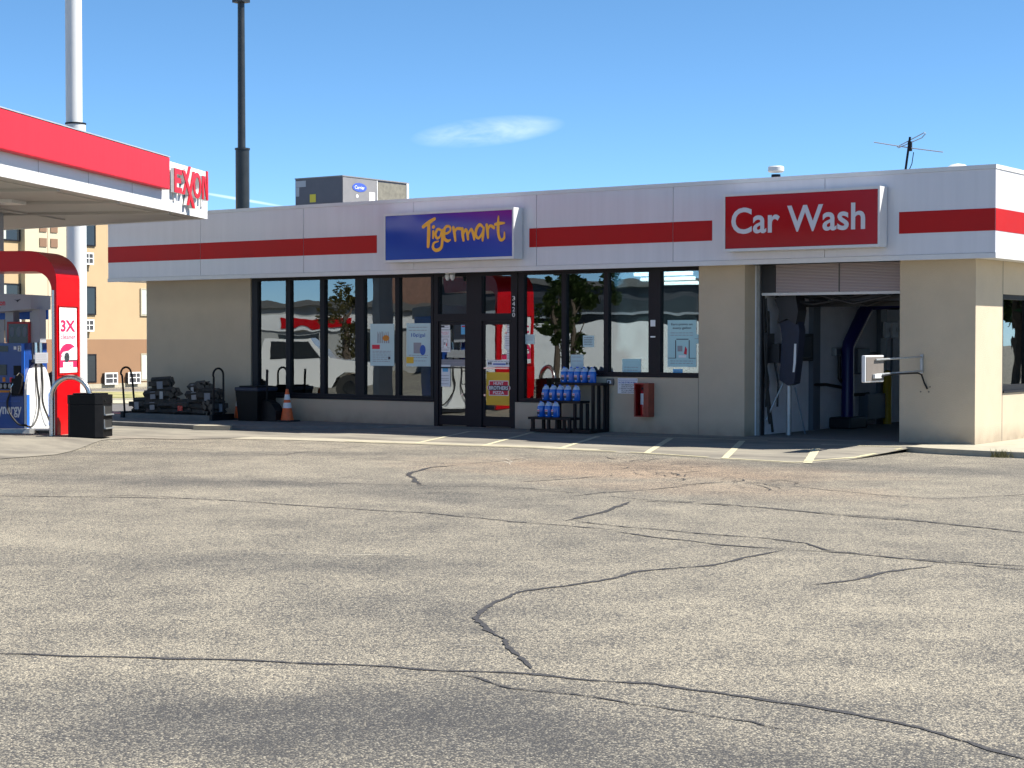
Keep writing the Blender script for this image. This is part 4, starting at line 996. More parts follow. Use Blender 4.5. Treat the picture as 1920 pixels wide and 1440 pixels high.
def hac(x,z,w=.66,h=.40):
    mb = MB(); mb.box(x,x+w,hz(z),hz(z)+h,.034,.16,hfr); a = part('wall_air_conditioner', mb, 'ac_dark', hot)
    mb = MB(); t_=.035
    mb.box(x-.02,x+w+.02,hz(z)-.02,hz(z)+t_,.161,.18,hfr); mb.box(x-.02,x+w+.02,hz(z)+h-t_,hz(z)+h+.02,.161,.18,hfr); mb.box(x-.02,x+t_,hz(z)+t_+.001,hz(z)+h-t_-.001,.161,.18,hfr); mb.box(x+w-t_,x+w+.02,hz(z)+t_+.001,hz(z)+h-t_-.001,.161,.18,hfr)
    mb.box(x+w*.62,x+w*.67,hz(z)+t_+.001,hz(z)+h-t_-.001,.162,.178,hfr); mb.box(x+t_+.001,x+w-t_-.001,hz(z)+h*.48,hz(z)+h*.56,.1625,.179,hfr); part('grille_frame', mb, 'ac_white', a)
for x,z in ((-.70,.05),(.57,.05),(-1.95,2.0),(-1.95,4.42),(-5.6,2.0)): hac(x,z)

# ================================================================== SMALL THINGS ALONG THE FRONT
# firewood: cradle with two steel hoops, wrapped bundles of split logs
YR = 26.62
rk = thing('firewood_rack','low rack with a tall black steel hoop at either end for the stacked firewood','rack',(-27.96,YR,0))
mb = MB(); mb.box(-28.94,-26.35,YR-.30,YR+.25,.0,.10); part('base', mb, 'kerb_concrete', rk)
mb = MB(); mb.box(-29.04,-28.945,YR-.34,YR+.3,.0,.13); part('end_foot', mb, 'black_plastic', rk)
mb = MB(); mb.box(-26.345,-26.26,YR-.34,YR+.3,.0,.13); part('end_foot', mb, 'black_plastic', rk)
for x,ln in ((-28.98,-.12),(-26.30,0.0)):
    pts = [(x,YR-.27,.1),(x+ln*.8,YR-.27+.02,.90)]+[(x+ln,YR-.12-.15*math.cos(R(a)),.95+.14*math.sin(R(a))) for a in range(0,181,20)]+[(x+ln*.8,YR+.03,.9),(x,YR+.03,.1)]
    mb = MB(); mb.tube(pts,.022,10); part('hoop', mb, 'black_plastic', rk, smooth=True)
def log_bundle(seed, red=False):
    rnd = random.Random(seed); t = thing('firewood_bundle','','firewood',(0,0,0))
    mb = MB(); cut = MB()
    spots = [(-.12,.07),(0,.06),(.12,.07),(-.07,.17),(.06,.17),(-.15,.20),(.15,.19),(-.02,.27),(.10,.27)]
    for (y,z) in spots:
        r = rnd.uniform(.055,.075); a0 = rnd.uniform(0,6.28); n = rnd.choice((3,4,5)); l = .21+rnd.uniform(-.02,.02); ox = rnd.uniform(-.02,.02)
        pts = [(y+rnd.uniform(.8,1.15)*r*math.cos(a0+6.283*k/n), z+rnd.uniform(.8,1.15)*r*math.sin(a0+6.283*k/n)) for k in range(n)]
        f = Fr((ox,0,0),(0,1,0),Z3,(1,0,0)); mb.prism(pts,-l,l,f)
        cut.prism([(y+(p-y)*.93,z+(q-z)*.93) for p,q in pts],l,l+.004,f); cut.prism([(y+(p-y)*.93,z+(q-z)*.93) for p,q in pts],-l-.004,-l,f)
    part('logs', mb, 'wood_log', t); part('cut_ends', cut, 'wood_cut', t)
    mb = MB(); f = Fr((0,0,0),(1,0,0),Z3,(0,-1,0))
    mb.box(-.05,.08,.08,.24,.19,.20,f); part('wrap_label', mb, 'ext_red' if red else 'wrap', t)
    return t
protos = [log_bundle(1),log_bundle(2),log_bundle(3,True)]
spots = [(-28.42,0,.10,0,0,'leftmost bottom bundle of firewood, by the leaning hoop'),(-27.98,.02,.10,1,.12,'second bottom bundle of firewood from the left hoop'),(-27.50,-.03,.10,0,3.2,'third bottom bundle of firewood, left of the red label'),(-27.05,-.05,.10,2,.1,'bottom bundle of firewood with a red label in the middle of the rack'),(-26.60,.02,.10,1,3.0,'fifth bottom bundle of firewood, right of the red label'),(-26.24,.0,.10,0,1.5,'bottom bundle of firewood against the right hoop'),
 (-28.02,.05,.33,1,.25,'second-layer bundle of firewood above the left end'),(-27.62,.0,.34,0,-.2,'second-layer bundle of firewood left of the middle dip'),(-26.72,.03,.34,1,.1,'second-layer bundle of firewood right of the middle dip'),(-26.38,.0,.33,0,.4,'second-layer bundle of firewood beside the right hoop'),
 (-27.90,.08,.55,0,.5,'topmost bundle of firewood on the left heap'),(-26.72,.06,.50,1,-.35,'topmost bundle of firewood on the right heap')]
usedp = set()
for x,dy,z,k,rz,lab in [(q[0]-.28,)+q[1:] for q in spots]:
    if k in usedp: o = dup(protos[k],(x,YR+dy,z),rz,lab)
    else: usedp.add(k); o = protos[k]; o.location=(x,YR+dy,z); o.rotation_euler=(0,0,rz); o['label']=lab
    o['group']='stacked firewood bundles'; o.rotation_euler[1] = random.uniform(-.08,.08)

# traffic cones
def cone():
    t = thing('traffic_cone','','traffic cone',(0,0,0))
    mb = MB(); mb.box(-.19,.19,-.19,.19,0,.03,bev=.01); part('base', mb, 'rubber', t)
    R_ = lambda z: .135-(.135-.028)*(z-.03)/.64
    for nm,za,zb,mt in (('body',.03,.28,'orange'),('band',.28,.39,'reflective'),('body',.39,.45,'orange'),('band',.45,.56,'reflective'),('body',.56,.67,'orange')):
        mb = MB(); e = .002 if nm=='band' else 0; mb.lathe([(R_(za)+e,za),(R_(zb)+e,zb)],(0,0,0),28); part(nm, mb, mt, t, smooth=True)
    return t
c1 = cone(); c1.location=(-24.80,26.98,0); c1['label']='orange traffic cone with two pale bands standing right of the black bin'
c2 = dup(c1,(-26.30,27.14,0),.4,'orange traffic cone half hidden behind the left side of the black bin')
for c in (c1,c2): c['group']='traffic cones'
# big black bin and the dustpan leaning on it
sb = thing('waste_bin','large square black waste bin with a bag rim in front of the first shop window','bin',(-25.62,26.92,0))
mb = MB(); f = Fr((-25.62,26.92,0),(1,0,0),(0,1,0),Z3)
def taper(mb,a,b,c,d,z0,z1,f):
    v=[mb.b.verts.new(f.p(x*s_,y*s_,z)) for z,s_ in ((z0,1),(z1,c/a)) for x,y in ((-a,-b),(a,-b),(a,b),(-a,b))]
    for q in ((0,3,2,1),(4,5,6,7),(0,1,5,4),(1,2,6,5),(2,3,7,6),(3,0,4,7)): mb.b.faces.new([v[i] for i in q])
taper(mb,.27,.25,.32,0,.0,.70,f); part('body', mb, 'black_bin', sb)
mb = MB(); mb.box(-.33,.33,-.31,.31,.62,.70,f,bev=.02); part('rim', mb, 'pump_grey' if False else 'foam_navy', sb)
mb = MB(); mb.box(-.26,.26,-.24,.24,.702,.73,f,bev=.01); part('liner', mb, 'black_plastic', sb)
dp = thing('upright_dustpan','black long-handled dustpan propped between the waste bin and the cone','dustpan',(-25.30,26.9,0))
mb = MB(); mb.tube([(-25.31,26.9,.35),(-25.28,26.9,1.07)],.026,10); part('handle', mb, 'black_plastic', dp, smooth=True)
mb = MB(); f = Fr((-25.27,26.9,0),(1,0,0),Z3,(0,-1,0)); mb.prism([(-.16,.0),(.34,.0),(.33,.22),(.22,.36),(.10,.42),(-.14,.46)],-.12,.12,f); part('pan', mb, 'black_plastic', dp)

# step display of washer fluid
YS = 27.38
dr = thing('step_display','black three-tier slatted display stand against the wall right of the doors','display stand',(-17.9,27.0,0))
tiers = [(-18.52,-17.58,26.66,27.0,.27),(-18.40,-17.50,26.86,27.18,.57),(-18.18,-17.18,27.08,YS,.90)]
for i,(a,b,y0,y1,z) in enumerate(tiers):
    mb = MB(); mb.box(a,b,y0,y1,z-.045,z); part('shelf', mb, 'black_plastic', dr)
mb = MB(); mb.box(-18.50,-17.62,26.70,26.74,.0,.05); mb.box(-17.62,-17.2,26.75,YS-.01,.0,.05)
mb.prism([(-18.50,26.75),(-17.60,26.75),(-17.20,YS-.005),(-18.1,YS-.005)],.0,.045)
part('base_rail', mb, 'black_plastic', dr)
for x in (-18.48,-18.12,-17.94,-17.78,-17.66): mb = MB(); mb.box(x,x+(.06 if x==-18.48 else .045),26.70,26.745,.046,.225); part('slat', mb, 'black_plastic', dr)
for k,(x,y) in enumerate([(-17.60,26.78),(-17.53,26.88),(-17.46,26.98),(-17.40,27.08),(-17.34,27.18),(-17.27,27.28)]):
    mb = MB(); mb.box(x,x+.045,y,y+.05,.046,.525 if y<27.06 else .855); part('slat', mb, 'black_plastic', dr)
mb = MB(); mb.box(-18.36,-18.31,26.88,26.93,.046,.525); mb.box(-18.15,-18.10,27.10,27.15,.046,.855); mb.box(-17.24,-17.19,27.30,27.36,.046,.855); part('post', mb, 'black_plastic', dr)
def jug():
    t = thing('fluid_jug','','jug',(0,0,0),0,'blue washer fluid jugs on the stand')
    mb = MB()
    def ring(sx,sy,z,ox=0): return [mb.b.verts.new((ox+sx*math.cos(a)*(1 if abs(math.cos(a))<.9 else 1),sy*math.sin(a),z)) for a in [2*math.pi*(k+.5)/12 for k in range(12)]]
    prof = [(.066,.068,0,0),(.076,.076,.012,0),(.076,.076,.18,0),(.070,.070,.205,0)]
    rs = [ring(*p) for p in prof]
    for a,b in zip(rs,rs[1:]):
        for k in range(12): mb.b.faces.new((a[k],a[(k+1)%12],b[(k+1)%12],b[k]))
    mb.b.faces.new(rs[0][::-1]); mb.b.faces.new(rs[-1]); part('body', mb, 'jug_blue', t, smooth=True)
    mb = MB(); rs = [ring(*p) for p in [(.069,.069,.2055,0),(.056,.056,.235,0),(.032,.034,.257,-.008),(.022,.022,.268,-.012)]]
    for a,b in zip(rs,rs[1:]):
        for k in range(12): mb.b.faces.new((a[k],a[(k+1)%12],b[(k+1)%12],b[k]))
    mb.b.faces.new(rs[0][::-1]); mb.b.faces.new(rs[-1]); part('shoulder', mb, 'jug_clear', t, smooth=True)
    mb = MB(); mb.tube([(.0,0,.268),(.045,0,.262),(.062,0,.235),(.060,0,.20)],.010,6); part('handle', mb, 'jug_clear', t)
    mb = MB(); mb.lathe([(.021,.268),(.021,.29)],(-.012,0,0),12); part('cap', mb, 'bright_blue', t)
    f = Fr((0,-.0765,0),(1,0,0),Z3,(0,-1,0))
    mb = MB(); mb.box(-.040,.016,.10,.14,0,.002,f); lb = part('label', mb, 'sign_letter', t)
    mb = MB(); mb.box(-.040,.016,.05,.099,0,.0018,f); part('label_lower', mb, 'ink', lb)
    mb = MB(); mb.box(-.018,.010,.028,.039,0,.002,f); part('label_strip', mb, 'paper', lb)
    mb = MB(); mb.box(-.036,.012,.112,.128,.0022,.0028,f); part('label_print', mb, 'ink_magenta', lb)
    return t
jp = jug(); first = True
rows = [(0,26.78,[-18.30,-18.14,-17.98],'bottom'),(1,26.98,[-18.33,-18.17,-18.01,-17.85,-17.66],'middle'),(2,27.19,[-18.06,-17.91,-17.77,-17.62,-17.45],'top')]
ordn = ['first','second','third','fourth','fifth']; allj = []
for ti,y,xs,nm in rows:
    for k,x in enumerate(xs):
        lab = f'blue washer fluid jug, {ordn[k]} from the left on the {nm} step of the stand'
        if first: j = jp; j.location=(x,y,tiers[ti][4]); j['label']=lab; first=False
        else: j = dup(jp,(x,y,tiers[ti][4]),0,lab)
        j.rotation_euler=(0,0,random.uniform(-.35,.25)); allj.append(j)
for k,x in enumerate((-17.98,-17.83,-17.69)):
    j = dup(jp,(x,27.31,.90),.2,f'blue jug at the back of the top step, {ordn[k]} of the three behind'); allj.append(j)

# fire extinguisher cabinet, safety notice, switch
fx = thing('extinguisher_cabinet','open red metal cabinet fixed on the wall under the counter window','cabinet',(-16.430,27.38,.25))
a,b,z0,z1 = -16.576,-16.262,0.300,0.908
mb = MB(); mb.box(a,b,27.395,27.408,z0,z1); mb.box(a,a+.02,27.22,27.394,z0,z1); mb.box(a+.02,b-.02,27.22,27.394,z0,z0+.02); mb.box(a+.02,b-.02,27.22,27.394,z1-.02,z1); part('case', mb, 'cabinet_red', fx)
mb = MB(); mb.box(b-.10,b,27.20,27.219,z0,z1); mb.box(b-.02,b,27.22,27.394,z0,z1); part('side', mb, 'cabinet_rust', fx)
mb = MB(); mb.prism([(a-.002,27.22),(a+.09,27.10),(a+.10,27.11),(a+.012,27.225)],z0+.02,z1-.12); part('door', mb, 'cabinet_rust', fx)
ex = thing('fire_extinguisher','red fire extinguisher with a white label standing inside the wall cabinet','fire extinguisher',((a+b)/2-.01,27.3,z0+.02))
xc = (a+b)/2+.0; 
mb = MB(); mb.lathe([(.055,0),(.058,.02),(.058,.40),(.04,.45),(.018,.47)],(xc,27.30,z0+.021),20); part('cylinder', mb, 'ext_red', ex, smooth=True)
mb = MB(); mb.lathe([(.0595,.20),(.0595,.40)],(xc,27.30,z0+.021),20); part('label_wrap', mb, 'paper', ex, smooth=True)
mb = MB(); mb.box(xc-.03,xc+.05,27.27,27.31,z0+.49,z0+.53); mb.tube([(xc+.02,27.26,z0+.48),(xc+.06,27.235,z0+.4),(xc+.055,27.235,z0+.25)],.010,6); part('valve', mb, 'black_plastic', ex)
def sheet_thing(name, label, r4, matn, cat, fr=None, th=.003, y=27.462, group=None):
    x0,x1,za,zb = r4; t = thing(name,label,cat,((x0+x1)/2,y,za)); 
    if group: t['group']=group
    f = fr or Fr((0,y,0),(1,0,0),Z3,(0,-1,0)); mb = MB(); mb.box(x0,x1,za,zb,0,th,f); part('sheet', mb, matn, t); return t,f,x0,x1,za,zb
# safety notice on the wall
t,f,a,b,z0,z1 = sheet_thing('safety_notice','white printed safety notice on the wall left of the red cabinet',(-17.031,-16.610,0.708,0.990),'paper','notice',y=27.402)
w=b-a;h=z1-z0
mb = text_mb('IN CASE OF FIRE OR SPILL',a+.05*w,b-.05*w,z0+.66*h,z0+.78*h,f,.002,.02,.004); part('heading', mb, 'ink_blue', t)
mb = MB()
for i,s_ in enumerate(('1. USE EMERGENCY','STOP BUTTON','2. REPORT ACCIDENT','BY CALLING 911','REPORT LOCATION')):
    o = .08 if s_[0] in '12' else .2; text_mb(s_,a+o*w,b-.10*w if i!=1 else b-.25*w,z0+(.53-.12*i)*h,z0+(.61-.12*i)*h,f,.002,.012,.004,mb=mb)
part('print', mb, 'ink', t)
mb = MB(); mb.box(a+.04*w,b-.04*w,z0+.84*h,z0+.95*h,.0035,.005,f); part('border_bar', mb, 'ink_blue', t)
mb = MB(); mb.box(a+.05*w,b-.05*w,z0+.86*h,z0+.93*h,.0055,.0065,f); part('bar_fill', mb, 'paper', t)
sw = thing('emergency_stop','small pale emergency stop box on the wall under the counter window','switch',(-17.180,27.36,1.0))
a,b,z0,z1 = -17.250,-17.111,0.858,0.976
mb = MB(); mb.box(a,b,27.35,27.409,z0,z1,bev=.012); part('housing', mb, 'sign_tan', sw)
mb = MB(); mb.box(a+.03,b-.03,27.335,27.349,z0+.03,z1-.03); part('plate', mb, 'paper', sw)
mb = MB(); disc(mb,(a+b)/2,(z0+z1)/2,.018,.018,.0,.02,Fr((0,27.334,0),(1,0,0),Z3,(0,-1,0)),12); part('button', mb, 'ink', sw)

# posters and papers in the glass
PW = 27.484
def print_rows(t,f,a,b,z0,z1,rows,matn='ink_grey',seed=1,h=.012):
    mb = MB(); lines_mb(mb,a+.1*(b-a),b-.1*(b-a),[z0+r*(z1-z0) for r in rows],h,f,.0045,seed); part('small_print', mb, matn, t)
t,f,a,b,z0,z1 = sheet_thing('window_poster','pale product poster with a red block in the fourth shop window',(-22.984,-22.358,1.163,2.011),'paper_pale','poster',y=PW)
w=b-a;h=z1-z0
mb = MB(); mb.box(a+.08*w,a+.40*w,z0+.40*h,z0+.50*h,.004,.006,f); part('red_block', mb, 'ink_red', t)
mb = MB(); 
for k in range(6): mb.prism([(a+(.30+.09*k)*w,z0+.54*h),(a+(.35+.09*k)*w,z0+.54*h),(a+(.36+.08*k)*w,z0+(.75+.03*(k%3))*h),(a+(.31+.085*k)*w,z0+.82*h)],.004,.006,f)
part('picture', mb, 'ink_grey', t)
mb = MB(); disc(mb,a+.66*w,z0+.66*h,.14*w,.07*h,.0065,.008,f,16); part('picture', mb, 'box_orange', t)
mb = MB(); mb.box(a+.75*w,a+.84*w,z0+.16*h,z0+.22*h,.004,.006,f); part('picture', mb, 'ink', t)
print_rows(t,f,a,b,z0,z1,(.30,.34,.25,.2,.15,.1),'ink_grey',3)
t,f,a,b,z0,z1 = sheet_thing('window_poster','pale fuel discount poster reading 10 cents per gallon in the fifth shop window',(-22.043,-21.436,1.160,2.017),'paper_pale','poster',y=PW)
w=b-a;h=z1-z0
mb = text_mb('10¢/gal',a+.20*w,b-.22*w,z0+.66*h,z0+.77*h,f,.002,.012,.004); part('lettering', mb, 'ink_blue', t)
mb = MB(); mb.box(a+.0*w,a+.30*w,z0+.07*h,z0+.22*h,.004,.006,f); part('picture', mb, 'pizza_yellow', t)
mb = MB(); disc(mb,a+.68*w,z0+.38*h,.12*w,.12*h,.004,.006,f,20); part('picture', mb, 'ink_blue', t)
mb = MB(); mb.box(a+.30*w,a+.62*w,z0+.30*h,z0+.55*h,.004,.0055,f); part('picture', mb, 'ink_grey', t)
print_rows(t,f,a,b,z0,z1,(.83,.25,.20,.12,.9),'ink_grey',5)
def app_poster(lab,r,matn,head,y=PW,sm_=False):
    t,f,a,b,z0,z1 = sheet_thing('window_poster',lab,r,matn,'poster',y=y); w=b-a;h=z1-z0
    mb = MB()
    for i,s_ in enumerate(('Earn points on','every gallon')): text_mb(s_,a+(.13+.05*i)*w,b-(.13+.05*i)*w,z0+(.875-.08*i)*h,z0+(.935-.08*i)*h,f,.002,.012,.004,mb=mb)
    part('lettering', mb, head, t)
    mb = MB(); xs0,xs1,zb,zt = a+.27*w,a+.77*w,z0+.18*h,z0+.60*h
    for p in ([xs0,xs0+.03*w,zb,zt-.03*h],[xs1-.03*w,xs1,zb,zt-.03*h],[xs0+.04*w,xs1-.04*w,zt-.018*h,zt],[a+.02*w,xs0-.002,zb,zb+.012*h],[xs1+.002,b-.02*w,zb,zb+.012*h]): mb.box(*p,.004,.006,f)
    part('phone_outline', mb, 'ink', t)
    mb = MB(); mb.box(xs0+.08*w,xs0+.25*w,zb+.15*h,zb+.27*h,.004,.006,f); part('picture', mb, 'ink_grey', t)
    mb = MB(); mb.prism([(xs0+.30*w,zb+.10*h),(xs0+.40*w,zb+.08*h),(xs0+.41*w,zb+.20*h),(xs0+.35*w,zb+.26*h)],.004,.006,f); part('picture', mb, 'ink_red', t)
    mb = MB(); mb.box(xs0+.12*w,xs1-.12*w,zb+.02*h,zb+.07*h,.0065,.008,f); part('picture', mb, 'paper', t)
    print_rows(t,f,a,b,z0,z1,(.72,.67,.12,.07),'ink_grey',8,.010)
    return t
app_poster('large pale blue poster about points on every gallon in the last window before the pier',(-16.029,-15.438,1.204,2.043),'paper_cyan','ink')
app_poster('narrow white phone app poster high on the left door',(-21.170,-20.920,1.449,1.878),'paper','ink_red',y=27.455)
def plain(lab,r,matn,rows,name='window_notice',y=PW,seed=1,pm='ink_grey',h=.010,extra=None):
    t,f,a,b,z0,z1 = sheet_thing(name,lab,r,matn,'notice',y=y); print_rows(t,f,a,b,z0,z1,rows,pm,seed,h)
    if extra: extra(t,f,a,b,z0,z1)
    return t
def ex1(t,f,a,b,z0,z1):
    mb = MB(); w=b-a;h=z1-z0; mb.box(a+.1*w,a+.45*w,z0+.35*h,z0+.6*h,.0035,.005,f); part('car_mark', mb, 'ink', t)
plain('small white car sticker at the top of the left door',(-21.170,-20.933,1.888,2.014),'paper',(.3,.6),y=27.455,extra=ex1)
def ex2(t,f,a,b,z0,z1):
    mb = MB(); w=b-a;h=z1-z0; mb.box(a+.12*w,b-.1*w,z0+.62*h,z0+.74*h,.0035,.005,f); part('stripe', mb, 'ink_red', t)
plain('blue shield-shaped sticker at the top right of the left door',(-20.659,-20.516,1.793,2.022),'sky_blue',(.82,),y=27.455,extra=ex2)
def ex3(t,f,a,b,z0,z1):
    mb = MB(); w=b-a;h=z1-z0; mb.box(a+.25*w,b-.22*w,z0+.68*h,z0+.90*h,.0035,.005,f); part('blue_square', mb, 'sky_blue', t)
plain('white notice with a blue square on the lower half of the left door',(-21.170,-20.920,0.769,1.198),'paper',(.5,.36,.28,.12),y=27.452,extra=ex3,seed=3)
plain('grey hours label across the middle of the left door',(-21.144,-20.542,1.168,1.304),'wrap',(.5,),y=27.456)
plain('tall white licence sheet at the upper right of the right door',(-19.561,-19.423,1.781,2.005),'paper',(.8,.6,.4,.2),y=27.455,pm='ink')
plain('white printed page overlapping the licence sheet on the right door',(-19.611,-19.435,1.506,1.792),'paper',(.85,.7,.55,.4,.25),y=27.450,seed=4)
plain('long narrow white list on the right edge of the right door',(-19.561,-19.423,1.292,1.501),'paper',(.85,.6,.4,.2),y=27.453,seed=6,pm='ink')
def ex4(t,f,a,b,z0,z1):
    mb = MB(); w=b-a;h=z1-z0
    for k in (.08,.16,.8,.9): disc(mb,a+k*w,z0+.5*h,.035*w,.2*h,.0035,.005,f,10)
    part('emblem', mb, 'ink', t); mb = MB(); mb.box(a+.25*w,b-.25*w,z0+.3*h,z0+.5*h,.0035,.005,f); part('stripe', mb, 'ink_blue', t)
plain('wide white banner sticker above the push bar of the right door',(-20.028,-19.435,1.168,1.301),'paper',(.75,),y=27.448,extra=ex4)
plain('small paper taped in the pane right of the doors',(-19.150,-18.941,1.609,1.791),'paper_pale',(.8,.6,.4),seed=7)
plain('small square notice in the window behind the blue jugs',(-17.845,-17.599,1.552,1.769),'paper_pale',(.8,.65,.5,.35,.2),seed=9,pm='ink')
plain('faded pale sheet low in the window behind the top jugs',(-18.118,-17.834,1.164,1.412),'paper_pale',(.8,.5),seed=10)
plain('plain pale blue sheet at the bottom of the window above the safety notice',(-16.985,-16.587,1.078,1.341),'paper_cyan',(.2,.4),seed=11)
plain('pale card at the right edge of the last window',(-15.476,-15.368,1.624,1.785),'paper_cyan',(.5,),seed=12,y=27.472)
plain('small teal card under the points poster',(-15.918,-15.721,1.079,1.165),'sky_blue',(.5,),seed=13)
t,f,a,b,z0,z1 = sheet_thing('taped_note','torn white note stuck on the black mullion left of the points poster',(-16.351,-16.251,1.931,2.046),'paper','note',y=27.422)
mb = MB(); mb.box(a,b,z0-.20,z0-.175,.0,.002,f); part('tape', mb, 'paper', t)
pz_ = thing('pizza_poster','yellow pizza poster with a red and blue badge on the lower right door','poster',(-19.749,27.44,.5))
a,b,z0,z1 = -20.041,-19.448,0.430,1.065; f = Fr((0,27.445,0),(1,0,0),Z3,(0,-1,0)); w=b-a;h=z1-z0
mb = MB(); mb.box(a,b,z0,z1,0,.004,f); part('sheet', mb, 'pizza_yellow', pz_)
cx=(a+b)/2; cz=z0+.52*h
def badge(g,l,d,mt,nm):
    mb = MB(); W_=.36*w+g; H_=.20*h+g
    pts = [(cx-W_,cz-H_),(cx+W_,cz-H_),(cx+W_,cz-.08*h-g*.3),(cx+W_+.07*w,cz-.02*h),(cx+W_+.07*w,cz+.04*h),(cx+W_,cz+.09*h+g*.3),(cx+W_,cz+H_),(cx-W_,cz+H_),(cx-W_,cz+.09*h+g*.3),(cx-W_-.07*w,cz+.04*h),(cx-W_-.07*w,cz-.02*h),(cx-W_,cz-.08*h-g*.3)]
    mb.prism(pts,l,d,f); return part(nm, mb, mt, pz_)
badge(.018,.0045,.006,'paper','badge_rim'); badge(.004,.0065,.0075,'ink_red','badge')
mb = MB(); mb.box(cx-.40*w,cx+.40*w,cz-.075*h,cz+.085*h,.008,.009,f); part('badge_band', mb, 'ink', pz_)
mb = text_mb('HUNT',cx-.20*w,cx+.20*w,cz+.10*h,cz+.19*h,f,.002,.025,.0095); text_mb('BROTHERS',cx-.38*w,cx+.38*w,cz-.05*h,cz+.06*h,f,.002,.025,.0095,mb=mb); text_mb('PIZZA',cx-.22*w,cx+.22*w,cz-.185*h,cz-.09*h,f,.002,.025,.0095,mb=mb); part('lettering', mb, 'paper', pz_)
# light fitting over the left door
ef = thing('door_floodlight','small twin-headed flood lamp under the soffit above the left door','lamp',(-20.737,27.2,2.9))
mb = MB(); mb.box(-20.776,-20.685,27.1,27.3,2.955,2.985); part('mount', mb, 'trim_white', ef)
for dx in (-.06,.06):
    mb = MB(); mb.lathe([(.02,0),(.045,.04),(.05,.10),(.03,.115)],(-20.737+dx,27.2,2.84),14); part('lamp_head', mb, 'trim_white', ef, smooth=True)

# swing arm with a sign seen from behind, beside the bay
am = thing('arm_sign','square guidance sign seen from its tan back on two thin wall arms beside the bay','sign',(-11.19,27.4,1.1))
mb = MB(); mb.box(-11.20,-11.15,27.38,27.408,1.14,1.45); mb.tube([(-11.165,27.37,1.17),(-11.165,27.37,1.42)],.012,8); part('wall_plate', mb, 'galv', am)
for z in (1.41,1.18):
    mb = MB(); mb.tube([(-11.175,27.37,z),(-11.175,25.55,z-.03)],.017,8); part('arm', mb, 'galv', am)
mb = MB(); mb.box(-11.27,-11.205,25.22,25.93,1.03,1.45,bev=.015); part('panel', mb, 'trim_white', am)
mb = MB(); mb.box(-11.204,-11.198,25.25,25.90,1.055,1.425); part('panel_back', mb, 'sign_tan', am)
mb = MB(); mb.box(-11.197,-11.15,25.47,25.72,1.09,1.16,bev=.008); part('junction_box', mb, 'pump_white', am)
mb = MB(); mb.tube([(-11.16,25.7,1.12),(-11.16,26.1,1.15),(-11.165,27.2,1.15),(-11.15,27.32,1.12),(-11.12,27.37,.98),(-11.08,27.395,.885)],.014,8); part('cable', mb, 'black_plastic', am, smooth=True)
for x,z in ((-11.04,.92),(-11.06,.84),(-11.20,.84)):
    mb = MB(); disc(mb,x,z,.012,.012,0,.006,Fr((0,27.409,0),(1,0,0),Z3,(0,-1,0)),8); part('fixing', mb, 'joint_dark', am)

# ================================================================== WASH BAY EQUIPMENT
we = thing('wash_boom','hanging navy foam wash boom with a pale strip, on a steel leg inside the bay','car wash boom',(-14.0,28.25,0))
mb = MB(); mb.prism([(-.18,1.98),(.0,2.06),(.18,1.96),(.22,2.2),(.17,2.47),(-.10,2.47),(-.24,2.40),(-.15,2.2)],-.28,.06,Fr((-13.97,28.15,0),(1,0,0),Z3,(0,-1,0))); part('hanger', mb, 'bay_dark', we)
f = Fr((-13.97,28.15,0),(1,0,0),Z3,(0,-1,0)); mb = MB(); mb.prism([(-.17,.98),(.0,.88),(.12,.92),(.17,1.3),(.22,1.85),(.18,2.05),(-.17,2.02),(-.12,1.7),(-.15,1.3)],-.24,0,f); part('foam_sleeve', mb, 'foam_navy', we)
mb = MB(); mb.prism([(.095,1.12),(.13,1.12),(.155,1.28),(.165,1.62),(.125,1.62),(.11,1.3)],.002,.008,f); part('pale_strip', mb, 'paper', we)
mb = MB(); mb.tube([(-14.0,28.25,.0),(-14.0,28.25,.92)],.05,12); part('leg', mb, 'galv', we, smooth=True)
mb = MB(); mb.tube([(-13.93,28.35,.85),(-13.80,28.5,.02)],.014,8); part('brace', mb, 'equip_grey', we)
mb = MB(); mb.tube([(-14.10,28.25,.95),(-14.33,28.0,.25)],.016,8); part('brace', mb, 'galv', we)
mb = MB(); mb.box(-14.35,-14.12,28.1,28.3,1.28,1.62); mb.tube([(-14.25,28.2,1.28),(-14.18,28.2,.9),(-14.2,28.2,.5)],.02,6); part('control_box', mb, 'bay_dark', we)
hz_ = thing('hose_rack','tangle of black hoses hanging on the bay wall left of the navy boom','hoses',(-14.3,27.98,0))
for k,(y,x0,z0,z1) in enumerate([(27.93,-14.34,.5,2.4),(27.99,-14.33,.2,2.42),(28.05,-14.36,.75,2.3),(28.12,-14.34,.05,2.2)]):
    mb = MB(); mb.tube([(x0,y,z1),(x0+.03*math.sin(k*2),y+.03,z1*.75+z0*.25),(x0+.04*math.cos(k),y-.02,(z0+z1)/2),(x0+.05,y+.03,z0+.2),(x0+.02+.04*(k%2),y+.06,z0)],.018+.006*(k%2),8); part('hose', mb, 'rubber', hz_, smooth=True)
mb = MB(); mb.box(-14.40,-14.26,27.93,28.2,1.55,1.80); part('bracket', mb, 'bay_dark', hz_)
mb = MB(); mb.tube([(-14.33,28.02+.09*math.cos(a*.7),1.95+.13*math.sin(a*.7)) for a in range(10)],.02,8,closed=True); part('coil', mb, 'rubber', hz_)
def wallbox(name,label,y0,y1,z0,z1,d,matn,cat,sub=None):
    t = thing(name,label,cat,(-14.41,(y0+y1)/2,z0)); mb = MB(); mb.box(-14.424,-14.424+d,y0,y1,z0,z1,bev=.01); part('case', mb, matn, t)
    if sub: sub(t,-14.424+d,y0,y1,z0,z1)
    return t
